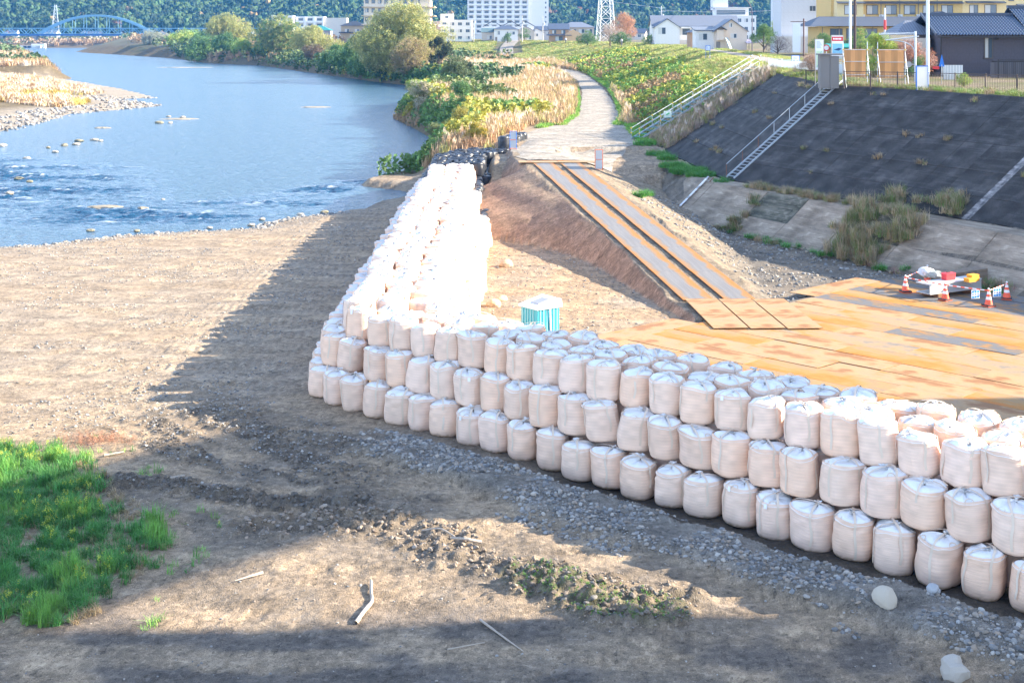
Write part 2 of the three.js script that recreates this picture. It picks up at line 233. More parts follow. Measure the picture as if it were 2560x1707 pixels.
// ---------------------------------------------------------------- river
const ripple = tex(1024, (u, v) => 0.5 + 0.5 * (fbm(u * 10, v * 26, 4, 3, 0) - 0.5) + 0.4 * (fbm(u * 22 + 3, v * 50, 3, 8, 0) - 0.5), false);
const RAPID = [[[-64, 0, 150], 16], [[-52, 0, 136], 20], [[-45, 0, 122], 20], [[-37, 0, 113], 16], [[-31, 0, 109.5], 12], [[-25, 0, 109], 10], [[-20, 0, 115], 8], [[-17.5, 0, 122], 5], [[-14.8, 0, 131], 2.5]];
const rapidLine = RAPID.map((r) => [r[0][0], r[1], r[0][2]]);
{
  const xs = [], ds = [];
  for (let x = -8; x > -700;) { xs.unshift(x); x -= x > -50 ? 0.3 : 0.3 + (-50 - x) * 0.06; }
  for (let d = 30; d < 1500;) { ds.push(d); d += d < 88 ? 4 : d < 140 ? 0.26 : 0.26 + (d - 140) * 0.02; }
  const pos = [], uv = [], col = [], idx = [], n = xs.length;
  for (const d of ds) for (const x of xs) {
    const r = nearest(rapidLine, x, d), w = (1 - sstep(0.3, 1.0, r.q / r.y)) * (0.35 + 0.65 * sstep(0.35, 0.6, fbm(x * 0.11 + d * 0.05, d * 0.2, 3, 207)));
    const a = fbm(x * 0.55 + d * 0.2, d * 0.9, 4, 201), b = vn(x * 1.6 + d * 0.5, d * 2.6, 203);
    const y = w * (0.62 * (a - 0.5) + 0.24 * (b - 0.5)) + 0.012 * (fbm(x * 0.2, d * 0.35, 2, 209) - 0.5);
    // standing waves with white water along the crest of the riffle
    const crest = Math.exp(-(((r.q - 0.6) / 1.1) ** 2)), foam = 0.85 * w * sstep(0.3, 0.6, vn(x * 2.9, d * 3.3, 215)) * clamp((a - 0.5) * 5 + crest * 1.1 * sstep(0.42, 0.62, fbm(x * 0.3, d * 0.35, 3, 211)) + (b - 0.66) * 3 - 0.85);
    pos.push(x, -0.6 + y, -d); uv.push(x / 9, d / 9);
    const f = clamp(foam); col.push(lerp(lerp(0.055, 0.01, w), 0.75, f), lerp(lerp(0.115, 0.06, w), 0.8, f), lerp(lerp(0.17, 0.125, w), 0.85, f));
  }
  for (let j = 0; j < ds.length - 1; j++) for (let i = 0; i < n - 1; i++) { const a = j * n + i; idx.push(a, a + 1, a + n + 1, a, a + n + 1, a + n); }
  const g = new THREE.BufferGeometry(); g.setAttribute('position', new THREE.Float32BufferAttribute(pos, 3)); g.setAttribute('uv', new THREE.Float32BufferAttribute(uv, 2)); g.setAttribute('color', new THREE.Float32BufferAttribute(col, 3)); g.setIndex(idx); g.computeVertexNormals();
  struct('river_water', g, new THREE.MeshPhysicalMaterial({ vertexColors: true, roughness: 0.2, ior: 1.4, bumpMap: ripple, bumpScale: 0.42 }), 'blue river with a riffle of white water bending away to the bridge');
}

// ---------------------------------------------------------------- road and paths
const earthT = scaled(soilT, 1, 1);
const roadM = new THREE.MeshStandardMaterial({ color: C(0.42, 0.385, 0.34), map: soilT, bumpMap: soilB, bumpScale: 0.02, roughness: 0.95 });
function strip(name, label, pairs, lift, wob = 0.25) {
  const rows = [];
  for (let i = 0; i < pairs.length - 1; i++) {
    const [l0, r0] = pairs[i], [l1, r1] = pairs[i + 1], k = 10;
    for (let s = 0; s < k + (i === pairs.length - 2 ? 1 : 0); s++) {
      const t = s / k, row = [], L = [lerp(l0[0], l1[0], t), lerp(l0[1], l1[1], t)], Q = [lerp(r0[0], r1[0], t), lerp(r0[1], r1[1], t)];
      for (let j = 0; j <= 8; j++) { const u = j / 8, e = (j === 0 || j === 8) ? wob * (vn(L[0] * 0.8, L[1] * 0.35, j) - 0.5) * 2 : 0, x = lerp(L[0], Q[0], u) + e, d = lerp(L[1], Q[1], u); row.push([x, ground(x, d) + lift - (j === 0 || j === 8 ? 0.05 : 0) + 0.03 * (vn(x, d * 0.5, 9) - 0.5), d]); }
      rows.push(row);
    }
  }
  struct(name, quadMesh(rows, (i, j, p) => [(p[0] + 1.3 * Math.sin(p[2] * 0.19)) / 7.3, (p[2] * 0.93 + 0.9 * Math.sin(p[0] * 0.4)) / 7.3]), roadM, label);
}
strip('road', 'pale gravel track curving from the steel plates to the levee', [[[1.2, 109.6], [7.6, 108.8]], [[-0.2, 115], [8.6, 116]], [[-0.4, 124], [11.2, 126]], [[1.4, 139], [12.0, 140]], [[5.0, 154], [12.4, 154]], [[8.1, 169], [12.9, 168]], [[10.4, 208], [14.9, 210]], [[12.3, 246], [16.4, 255]], [[13.6, 290], [17, 310]], [[12.6, 340], [16.4, 350]], [[6, 400], [10, 410]]], 0.09);
strip('path', 'pale paved path climbing the grassed levee', [[[-4.4, 548], [0.6, 548]], [[-5.2, 580], [0.4, 580]], [[-3.6, 620], [2.6, 618]], [[-2, 650], [3.5, 650]]], 0.35, 0.1);
strip('path', 'grey footpath along the top of the levee beside the houses', [[[27.2, 128], [29.6, 128]], [[29.6, 160], [32.5, 158]], [[33, 185], [36, 183]], [[37.5, 225], [40.8, 224]], [[40, 262], [43.5, 262]], [[44, 330], [47.5, 330]], [[45.5, 390], [48.5, 390]]], 0.12, 0.1);

// ---------------------------------------------------------------- bulk bags
const bagM = new THREE.MeshStandardMaterial({ color: C(0.92, 0.655, 0.505), vertexColors: true, map: clothT, bumpMap: clothB, bumpScale: 0.011, roughness: 0.9 });
const bagMs = [[0.95, 0.685, 0.53], [0.93, 0.7, 0.565], [0.96, 0.675, 0.51], [0.88, 0.645, 0.51], [0.95, 0.71, 0.58]].map((c) => { const m = bagM.clone(); m.color = C(...c); return m; });
const coverM = new THREE.MeshStandardMaterial({ color: C(0.78, 0.77, 0.765), roughness: 0.8, bumpMap: clothB, bumpScale: 0.012 });
const webM = new THREE.MeshStandardMaterial({ color: C(0.7, 0.57, 0.45), roughness: 0.85 });
const tagM = new THREE.MeshStandardMaterial({ color: C(0.85, 0.86, 0.86), roughness: 0.7 });
const pileM = new THREE.MeshStandardMaterial({ vertexColors: true, roughness: 0.9 });
const blackM = new THREE.MeshPhysicalMaterial({ color: C(0.022, 0.026, 0.036), roughness: 0.36 });
function bagShape(seed, dirty, N = 44, M = 22) {
  const r = rng(seed * 977 + 5), H = rr(1.03, 1.1, r), s = seed * 13, oval = rr(-0.03, 0.03, r), ph = rr(0, 6.3, r), lean = rr(-0.09, 0.09, r), lean2 = rr(-0.09, 0.09, r), kx = rr(-0.13, 0.13, r), kz = rr(-0.13, 0.13, r), np = 9 + Math.floor(r() * 5);
  const prof = [[0, 0.44], [0.02, 0.5], [0.07, 0.548], [0.2, 0.578], [0.4, 0.588], [0.62, 0.58], [0.8, 0.575], [0.9, 0.575], [0.96, 0.566], [1, 0.545]];
  const rad = (t) => { let i = 0; while (i < prof.length - 2 && t > prof[i + 1][0]) i++; const [a, x] = prof[i], [b, y] = prof[i + 1]; return lerp(x, y, clamp((t - a) / (b - a))); };
  const ang = (th, k, q) => vn((Math.cos(th) + 2) * k, (Math.sin(th) + 2) * k, s + q);
  function side(th, t) {   // a point of the sack's flank
    let R0 = rad(t) + oval * Math.cos(2 * th + ph) + 0.085 * (ang(th, 1.1, 1) - 0.5) + 0.018 * Math.cos(4 * th + ph * 2);
    R0 += 0.05 * (vn(th * 1.6 + 9, t * 3.2 + Math.sin(th + ph) * 0.7, s + 2) - 0.5) + 0.035 * sstep(0.35, 1, t) * (vn(th * 2.6 + 3, t * 9 + th * 0.6, s + 3) - 0.5);
    R0 -= 0.03 * Math.exp(-(((t - 0.87 - 0.05 * Math.sin(th + ph)) / 0.035) ** 2)) * vn(th * 1.3, 3, s + 5);   // the tuck below the rim
    const y = H * t + 0.13 * sstep(0.6, 1, t) * (ang(th, 1.0, 4) - 0.5);
    return [R0 * Math.cos(th) + lean * t * t, y, R0 * Math.sin(th) + lean2 * t * t];
  }
  const ts = []; for (let j = 0; j <= M; j++) { const u = j / M; ts.push(j < 4 ? [0, 0.02, 0.05, 0.09][j] : lerp(0.13, 1, (j - 4) / (M - 4))); }
  const pos = [], uv = [], col = [], idx = [];
  const cx = lean + kx, cz = lean2 + kz;
  for (let j = 0; j <= M; j++) for (let i = 0; i <= N; i++) {
    const th = (i % N) / N * Math.PI * 2, p = side(th, ts[j]); pos.push(...p); uv.push(i / N * 2, ts[j] * 0.9);
    const mud = dirty ? clamp(1.15 - (p[1] - 0.015) / (0.05 + 0.09 * vn(th * 5, 1, s + 8))) * (0.35 + 0.65 * (vn(th * 22, p[1] * 40, s + 9) > 0.4 ? 1 : 0)) : 0; col.push(lerp(1, 0.36, mud), lerp(1, 0.33, mud), lerp(1, 0.24, mud));
  }
  for (let j = 0; j < M; j++) for (let i = 0; i < N; i++) { const a = j * (N + 1) + i, c = a + N + 1; idx.push(a, c, a + 1, a + 1, c, c + 1); }
  const mk = (P, U, I, Cc) => { const g = new THREE.BufferGeometry(); g.setAttribute('position', new THREE.Float32BufferAttribute(P, 3)); g.setAttribute('uv', new THREE.Float32BufferAttribute(U, 2)); if (Cc) g.setAttribute('color', new THREE.Float32BufferAttribute(Cc, 3)); g.setIndex(I); g.computeVertexNormals(); return g; };
  const body = mk(pos, uv, idx, col);
  // gathered top: from the rim in to the tie, with pleats
  const K = 9, P = [], U = [], I = [], top = (th, u) => {
    const e = side(th, 1), q = side(th, 0.955 - 0.11 * Math.max(0, ang(th, 1.4, 25) - 0.45) - 0.02 * vn(th * 4, 1, s + 26)), f = clamp(u * 8), ex = lerp(q[0] * 1.014, e[0], f), ez = lerp(q[2] * 1.014, e[2], f), ey = lerp(q[1], e[1] + 0.012, f);
    const k = u, pl = 0.5 + 0.5 * Math.cos(np * th + 2.2 * vn(th * 1.5, k * 2, s + 21)), pleat = 0.03 * sstep(0.1, 0.6, k) * (1 - 0.5 * k) * pl;
    const swell = 0.028 * Math.sin(Math.PI * clamp(k * 0.95)) + 0.012 * k * k + 0.085 * (vn(ex * 4 + 9, ez * 5 + 9, s + 22) - 0.5) * sstep(0.05, 0.3, k);
    return [lerp(ex, cx, k), ey + swell + pleat, lerp(ez, cz, k)];
  };
  for (let j = 0; j <= K; j++) for (let i = 0; i <= N; i++) { const th = (i % N) / N * Math.PI * 2, p = top(th, j / K * 0.95); P.push(...p); U.push(p[0], p[2]); }
  for (let j = 0; j < K; j++) for (let i = 0; i < N; i++) { const a = j * (N + 1) + i, c = a + N + 1; I.push(a, c, a + 1, a + 1, c, c + 1); }
  const cover = mk(P, U, I);
  // the tied neck: a small ruffled tuft
  const kp = [], ku = [], ki = [], kn = 14, ky = top(0, 0.95)[1] - 0.03, tx = rr(-0.12, 0.12, r), tz = rr(-0.12, 0.12, r);
  for (let j = 0; j < 4; j++) for (let i = 0; i <= kn; i++) { const th = (i % kn) / kn * 6.2832, rad2 = [0.05, 0.028, 0.07, 0.1][j] * (1 + (j > 1 ? 0.55 : 0.1) * (vn(i % kn, j, s + 30) - 0.5) * 2), lift = [0, 0.04, 0.075, 0.1][j] + (j === 3 ? 0.04 * (vn(i % kn, 4, s + 31) - 0.5) : 0); kp.push(cx + rad2 * Math.cos(th) + tx * j / 3, ky + lift, cz + rad2 * Math.sin(th) + tz * j / 3); ku.push(i / kn, j / 4); }
  for (let j = 0; j < 3; j++) for (let i = 0; i < kn; i++) { const a = j * (kn + 1) + i, c = a + kn + 1; ki.push(a, c, a + 1, a + 1, c, c + 1); }
  const neck = mk(kp, ku, ki);
  // two webbing loops, each up one flank, over the top beside the tie and down the other flank
  const straps = [0, 1].map((w) => {
    const th0 = ph + w * 1.5 + rr(-0.3, 0.3, r), pts = [], lo = rr(0.08, 0.3, r), bow = rr(-0.12, 0.12, r);
    for (let k = 0; k <= 9; k++) { const t = lerp(lo, 0.97, k / 9), p = side(th0 + 0.035 * Math.sin(k * 0.7 + s), t); pts.push(p.map((v, i) => i === 1 ? v : v * 1.022)); }
    const a = side(th0, 1), b = side(th0 + Math.PI, 1);
    for (let k = 1; k <= 7; k++) { const t = k / 8, mx = lerp(a[0], b[0], t) + bow * Math.sin(Math.PI * t) + cx * 0.5 * Math.sin(Math.PI * t), mz = lerp(a[2], b[2], t) - bow * Math.sin(Math.PI * t) + cz * 0.5 * Math.sin(Math.PI * t); pts.push([mx, lerp(a[1], b[1], t) + 0.05 + 0.1 * Math.sin(Math.PI * t), mz]); }
    for (let k = 0; k <= 9; k++) { const t = lerp(0.97, lo + 0.1, k / 9), p = side(th0 + Math.PI + 0.035 * Math.sin(k * 0.8), t); pts.push(p.map((v, i) => i === 1 ? v : v * 1.022)); }
    const W = 0.034, sp = [], su = [], si = [];
    pts.forEach((p, k) => { const q0 = pts[Math.max(0, k - 1)], q1 = pts[Math.min(pts.length - 1, k + 1)], T0 = new THREE.Vector3(q1[0] - q0[0], q1[1] - q0[1], q1[2] - q0[2]).normalize(), out = k > 9 && k < 17 ? new THREE.Vector3(0, 1, 0) : new THREE.Vector3(p[0], 0, p[2]).normalize(), S = T0.cross(out).normalize().multiplyScalar(W); sp.push(p[0] - S.x, p[1] - S.y, p[2] - S.z, p[0] + S.x, p[1] + S.y, p[2] + S.z); su.push(0, k, 1, k); if (k) { const a0 = k * 2 - 2; si.push(a0, a0 + 1, a0 + 3, a0, a0 + 3, a0 + 2); } });
    return mk(sp, su, si);
  });
  const tp = side(ph + 0.9, 0.95), tg = place(box(0.1, 0.13, 0.006), tp[0] * 1.05, tp[1] - 0.03, tp[2] * 1.05, -0.12, Math.atan2(tp[0], tp[2]), 0);
  const loops = [0.6, 2.5].map((q) => { const th = ph + q + rr(-0.3, 0.3, r), p = side(th, 0.97), g = new THREE.TorusGeometry(0.11, 0.014, 4, 9, Math.PI * 1.05); g.rotateX(rr(-1.3, -0.6, r)); g.rotateY(Math.PI / 2 - th); return g.translate(p[0] * 0.97, p[1] + 0.015, p[2] * 0.97); });
  return { body, cover, neck, straps, loops, tag: r() < 0.45 ? tg : null, H };
}
const shapes = [], dirtyShapes = [];
for (let i = 0; i < 14; i++) shapes.push(bagShape(i + 1, false));
for (let i = 0; i < 8; i++) dirtyShapes.push(bagShape(i + 21, true));
const smallShape = bagShape(40, false, 18, 8);
const ORD = ['first', 'second', 'third', 'fourth', 'fifth', 'sixth', 'seventh', 'eighth', 'ninth', 'tenth', 'eleventh', 'twelfth', 'thirteenth', 'fourteenth', 'fifteenth', 'sixteenth', 'seventeenth', 'eighteenth', 'nineteenth', 'twentieth'];
const ord = (n) => n < 20 ? ORD[n] : n < 29 ? 'twenty-' + ORD[n - 20] : n === 29 ? 'thirtieth' : n < 39 ? 'thirty-' + ORD[n - 30] : n === 39 ? 'fortieth' : n < 49 ? 'forty-' + ORD[n - 40] : 'fiftieth';
const bags = [];   // {x,d,tier,label,seen,black}
const tierY = [0.0, 1.04, 2.08];
function candidate(x, d, tier, label, seen, black, gap = 0.86) { for (const b of bags) if (b.tier === tier && Math.hypot(b.x - x, b.d - d) < gap) return; bags.push({ x, d, tier, label, seen, black }); }
const E2 = [0.716, -0.698], N2 = [0.698, 0.716], onWall = (e, w) => [-5.5 + E2[0] * e + N2[0] * w, 49.95 + E2[1] * e + N2[1] * w], P2 = 1.174;
const tierName = ['bottom', 'middle', 'top'];
for (let k = 0; k < 23; k++) for (let t = 0; t < 3; t++) { const [x, d] = onWall(k * P2 + [0, 0.55, 0.1][t] + rr(-0.05, 0.05), [0, 0.5, 1.12][t] + rr(-0.05, 0.05)); candidate(x, d, t, `cream bulk bag, ${ord(k)} from the bend in the near wall's front, ${tierName[t]} tier`, true); }
for (let k = 0; k < 23; k++) for (const [w, nm] of [[2.28, 'middle row'], [3.45, 'back row']]) { const [x, d] = onWall(k * P2 + 0.5 + rr(-0.08, 0.08), w + rr(-0.06, 0.06)); candidate(x, d, 2, `cream bulk bag on top of the near wall, ${nm}, ${ord(k)} from the bend`, true); }
// the bend
[[-6.3, 50.7], [-6.95, 51.65], [-7.15, 52.8], [-7.15, 54]].forEach(([x, d], k) => candidate(x, d, 0, `cream bulk bag at the bend of the wall, bottom tier, ${ord(k)} round the corner`, true));
[[-5.9, 51.3], [-6.55, 52.2], [-6.75, 53.3], [-6.75, 54.5]].forEach(([x, d], k) => candidate(x, d, 1, `cream bulk bag at the bend of the wall, middle tier, ${ord(k)} round the corner`, true));
[[-5.6, 51.9], [-5.9, 53.2]].forEach(([x, d], k) => candidate(x, d, 2, `cream bulk bag on the outer corner of the wall, top tier, ${ord(k)} from the bend`, true));
for (let k = 0; k < 3; k++) [[-4.6, 'centre column'], [-3.45, 'landward column'], [-2.35, 'inner angle']].forEach(([x, nm], c) => candidate(x, 54.4 - (k + 1) * 1.05 + (c === 1 ? 0.35 : 0), 2, `cream bulk bag filling the inside of the bend, top tier, ${nm}, ${ord(k)} back`, true, false, 0.9));
// the long wall running up the river
for (let k = 0; k < 47; k++) {
  const d = 54.4 + k * P2, far = k > 33, j = () => rr(-0.07, 0.07), sag = 0.12 * Math.sin(k * 0.5);
  [[-5.75, 'riverside column'], [-4.6, 'centre column'], [-3.45, 'landward column']].forEach(([x, nm], c) => candidate(x + j() + sag, d + j() + (c === 1 ? 0.4 : 0), 2, `cream bulk bag, top of the long wall, ${nm}, ${ord(k)} from the bend`, !far));
  candidate(-2.78 + j() + sag, d + 0.5 + j(), 1, `cream bulk bag, long wall's landward side, middle tier, ${ord(k)} from the bend`, !far && k < 33, k > 38);
  candidate(-2.05 + j() + sag, d + 0.1 + j(), 0, `cream bulk bag, long wall's landward side, bottom tier, ${ord(k)} from the bend`, !far && k < 33, k > 33);
  candidate(-6.75 + j(), d + j(), 1, '', false); candidate(-7.15 + j(), d + 0.4 + j(), 0, '', false);
  for (const x of [-3.9, -5.0, -6.0]) candidate(x, d + j(), 1, '', false);
  if (k % 2) for (const x of [-3.2, -4.4, -5.6, -6.5]) candidate(x, d + j(), 0, '', false);
}
for (let k = 0; k < 23; k++) for (const [w, t] of [[1.65, 1], [2.85, 1], [4.0, 1], [1.15, 0], [2.3, 0], [3.5, 0], [4.6, 0]]) { const [x, d] = onWall(k * P2 + 0.3, w); if (d > 20) candidate(x, d, t, '', false); }
// the black-sheeted bags beyond
for (let k = 0; k < 13; k++) {
  const d = 109.8 + k * 1.14, off = k > 7 ? (k - 7) * 0.5 : 0;
  [-5.9, -4.85, -3.75, -2.7].forEach((x, c) => candidate(x + off + rr(-0.08, 0.08), d + rr(-0.08, 0.08), 2, `black bulk bag beyond the cream wall, ${['riverside', 'second', 'third', 'landward'][c]} column, ${ord(k)} row away`, true, true));
  candidate(-2.2 + off, d + 0.4, 1, `black bulk bag, landward side, middle tier, ${ord(k)} row beyond the cream wall`, true, true);
  candidate(-1.6 + off, d, 0, `black bulk bag, landward side, bottom tier, ${ord(k)} row beyond the cream wall`, k < 6, true);
  for (const x of [-6.6, -5.4, -4.2, -3.1]) { candidate(x + off, d, 1, '', false, true); candidate(x + off - 0.3, d + 0.4, 0, '', false, true); }
}
for (let k = 0; k < 7; k++) candidate(0.2 - 0.9 + k * 0.25, 124.3 + k * 1.0, 2, `black bulk bag at the far end beside the track, ${ord(k)} towards the bank`, true, true);
const pile = [], blackPile = [];
const seenCream = bags.filter((b) => b.seen && !b.black).sort((a, b) => a.d - b.d);
seenCream.slice(300).forEach((b) => { b.seen = false; });
bags.forEach((b, i) => {
  const r = rng(i * 31 + 9), sc = rr(0.91, 0.985, r) * (b.d > 54 ? 1.06 : 1), sy = rr(0.93, 1.05, r), y = (b.d < 62 || b.tier ? tierY[b.tier] : tierY[0]) + (b.d > 123.8 ? 0.9 : 0), turn = rr(0, 6.28, r), tx = rr(-0.05, 0.05, r), tz = rr(-0.05, 0.05, r);
  const gy = b.tier === 0 ? Math.max(-0.12, Math.min(0.1, ground(b.x, b.d))) - 0.02 : 0;
  if (!b.seen) { (b.black ? blackPile : pile).push(new THREE.Matrix4().compose(V(b.x, y + (b.tier ? 0 : gy), b.d), new THREE.Quaternion().setFromEuler(new THREE.Euler(tx, turn, tz)), new THREE.Vector3(sc, sy, sc))); return; }
  const set = b.tier === 0 && !b.black && b.d < 56 ? dirtyShapes : shapes, s = set[Math.floor(r() * set.length)];
  const g = thing(b.black ? 'black_bulk_bag' : 'bulk_bag', b.label, 'bulk bag', b.x, y + (b.tier ? 0 : gy), b.d, turn, b.black ? 'black bags at the far end of the wall' : 'cream bulk bags stacked as a wall');
  g.rotation.set(tx, turn, tz); g.scale.set(sc, sy, sc);
  part(g, 'sack', b.black ? (s.bodyPlain ||= (() => { const q = s.body.clone(); q.deleteAttribute('color'); return q; })()) : s.body, b.black ? blackM : bagMs[Math.floor(r() * 5)]);
  part(g, 'top_cover', s.cover, b.black ? blackM : coverM);
  part(g, 'tied_neck', s.neck, b.black ? blackM : coverM);
  if (!b.black) { s.straps.forEach((q) => part(g, 'strap', q, webM)); if (b.d < 60) s.loops.forEach((q) => part(g, 'lifting_loop', q, webM)); if (s.tag && r() < 0.75) part(g, 'paper_tag', s.tag, tagM); }
});
function instanced(name, geo, mat, ms, colors, parent = scene) {
  const m = shade(new THREE.InstancedMesh(geo, mat, ms.length)); m.name = parent === scene ? numbered(name) : name; ms.forEach((q, i) => m.setMatrixAt(i, q)); if (colors) colors.forEach((c, i) => m.setColorAt(i, c)); parent.add(m); return m;
}
{
  const paint = (g, c) => { const n = g.attributes.position.count, a = new Float32Array(n * 3); for (let i = 0; i < n; i++) a.set(c, i * 3); g.setAttribute('color', new THREE.BufferAttribute(a, 3)); return g; };
  const two = merge([paint(smallShape.body.clone(), [0.82, 0.6, 0.48]), paint(smallShape.cover.clone(), [0.66, 0.655, 0.655])]);
  tag(instanced('bulk_bag_pile', two, pileM, pile), 'cream bulk bags at the far end and in the inside of the wall', 'bulk bags', null, 'stuff');
  const dark = merge([smallShape.body, smallShape.cover].map((g) => { const q = g.clone(); q.deleteAttribute('color'); return q; }));
  tag(instanced('black_bag_pile', dark, blackM, blackPile), 'black bulk bags inside the far end of the wall', 'bulk bags', null, 'stuff');
}

// ---------------------------------------------------------------- steel plates of the yard and the ramp
const ORANGE = [[0.86, 0.5, 0.12], [0.8, 0.56, 0.27], [0.72, 0.58, 0.4], [0.58, 0.53, 0.48]];
const rustTs = [1, 2, 3, 4].map((k) => streak(k * 7, k === 1 ? [[0.9, 0.55, 0.12], [0.85, 0.6, 0.26], [0.8, 0.64, 0.42], [0.7, 0.6, 0.47]] : k === 2 ? [[0.88, 0.58, 0.2], [0.8, 0.66, 0.46], [0.76, 0.66, 0.53], [0.5, 0.52, 0.54]] : k === 3 ? [[0.7, 0.5, 0.3], [0.85, 0.69, 0.49], [0.8, 0.67, 0.52], [0.86, 0.6, 0.28]] : [[0.9, 0.6, 0.2], [0.56, 0.52, 0.48], [0.47, 0.5, 0.54], [0.8, 0.56, 0.26]], 3.2, 2.2));
const plateMs = rustTs.map((t) => { const q = scaled(t, 1 / 6.2, 1 / 3.1); return new THREE.MeshStandardMaterial({ map: q, color: C(0.6, 0.57, 0.54), roughness: 0.66, metalness: 0.1, bumpMap: soilB, bumpScale: 0.004 }); });
const trackT = tex(512, (u, v) => {   // wheel-polished middle, rust along both edges (u runs across the plate)
  const e = Math.abs(u - 0.47) * 2, n = fbm(u * 4, v * 7, 4, 71), m = clamp((e - 0.5 + 0.5 * (n - 0.5)) * 2.4), g = 0.93 + 0.12 * vn(u * 130, v * 130, 2, 130), s = fbm(u * 26, v * 3, 3, 44);
  return [lerp(0.6 + 0.12 * (s - 0.5), 0.87, m) * g, lerp(0.59 + 0.12 * (s - 0.5), 0.55, m) * g, lerp(0.58 + 0.1 * (s - 0.5), 0.16, m) * g];
});
const trackM = new THREE.MeshStandardMaterial({ color: C(0.6, 0.58, 0.56), map: trackT, roughness: 0.55, metalness: 0.1 });
function plateGeo(w, l, th = 0.022) { const g = new THREE.BoxGeometry(w, th, l); const u = g.attributes.uv; for (let i = 8; i < 16; i++) u.setXY(i, u.getX(i) * w, u.getY(i) * l); return g; }
const plate6 = plateGeo(6.05, 1.49);
for (let row = -4; row < 14; row++) {
  const off = [0, 2.4, 4.3, 1.2, 3.4, 5.2, 0.6, 2.9][((row % 8) + 8) % 8];
  for (let k = 0; k < 6; k++) {
    const a0 = k === 0 ? 0 : off + (k - 1) * 6.1, len = k === 0 ? (off < 0.3 ? 0 : off - 0.02) : 6.08; if (len < 0.5) continue;
    const a = a0 + len / 2 + 0.03, b = row * 1.53 + 0.76, [x, d] = yardXY(a, b), r = rng(row * 50 + k + 900);
    if (wallW(x, d) < 4.5 || d < 26) continue;
    const far = row > 8, m = plateMs[far ? (r() < 0.55 ? 3 : r() < 0.5 ? 0 : 1) : row > 3 ? Math.floor(r() * 4) : r() < 0.65 ? 2 : 0];
    const p = part(scene, 'steel_plate', len === 6.08 ? plate6 : plateGeo(len, 1.49), m); p.position.set(x, 0.325 + 0.006 * (row & 1) + 0.004 * (k & 1) + rr(0, 0.022, r), -d); p.rotation.set(rr(-0.006, 0.006, r), Math.atan2(0.72, 0.69) * -1 + rr(-0.004, 0.004, r), rr(-0.003, 0.003, r));
    tag(p, `rusty yard plate, ${ord(row + 4)} strip from the bag wall, ${ord(k)} from the ramp end`, 'steel plate', 'steel plates laid as the yard floor');
  }
}
const trackPlate = (() => { const g = new THREE.BoxGeometry(1.52, 0.022, 5.56); return g; })();
for (let s = 0; s < 2; s++) for (let k = 0; k < 7; k++) {
  const d0 = 68.0 + k * 5.5, dm = d0 + 2.75, x = rampLeft(dm) + 0.76 + s * 2.04, y = (rampY(d0) + rampY(d0 + 5.5)) / 2 + 0.055;
  const p = part(scene, 'ramp_plate', trackPlate, trackM); p.position.set(x, y + s * 0.004, -dm); p.rotation.order = 'YXZ'; p.rotation.set(Math.atan2(rampY(d0 + 5.5) - rampY(d0), 5.5), 0.1725 + rr(-0.006, 0.006), 0);
  tag(p, `worn steel plate, ${s ? 'landward' : 'riverside'} wheel track of the ramp, ${ord(k)} from the bottom`, 'steel plate', 'steel plates laid up the ramp');
}
for (let k = 0; k < 3; k++) { const p = part(scene, 'ramp_plate', plateGeo(1.55, 6.4), plateMs[2]); p.position.set(9.4 + k * 1.63, 0.45 + k * 0.003, -64.7 + k * 0.05); p.rotation.set(0.012, 0.075, 0); tag(p, `tan steel plate at the foot of the ramp, ${ord(k)} from the sand`, 'steel plate', 'steel plates at the foot of the ramp'); }
for (let k = 0; k < 2; k++) { const p = part(scene, 'ramp_plate', plateGeo(3.0, 1.52), plateMs[k ? 1 : 2]); p.position.set(2.0 + k * 3.03, 3.47 + k * 0.003, -107.6 - k * 0.1); p.rotation.set(0, 0.03, 0); tag(p, `steel plate laid crosswise at the top of the ramp, ${k ? 'landward' : 'riverside'} one`, 'steel plate', 'steel plates laid up the ramp'); }
{ const p = part(scene, 'steel_plate', plateGeo(6.1, 1.52), plateMs[2]); const [x, d] = yardXY(-0.85, 1.9); p.position.set(x, 0.31, -d); p.rotation.y = Math.atan2(0.69, 0.72); tag(p, 'tan steel plate along the sand edge of the yard', 'steel plate', 'steel plates laid as the yard floor'); }
{ const p = part(scene, 'steel_plate', plateGeo(6.1, 1.52), plateMs[2]); const [x, d] = yardXY(-0.85, 17.2); p.position.set(x, 0.33, -d); p.rotation.y = Math.atan2(0.69, 0.72); tag(p, 'pale tan steel plate at the far corner of the yard by the cones', 'steel plate', 'steel plates laid as the yard floor'); }

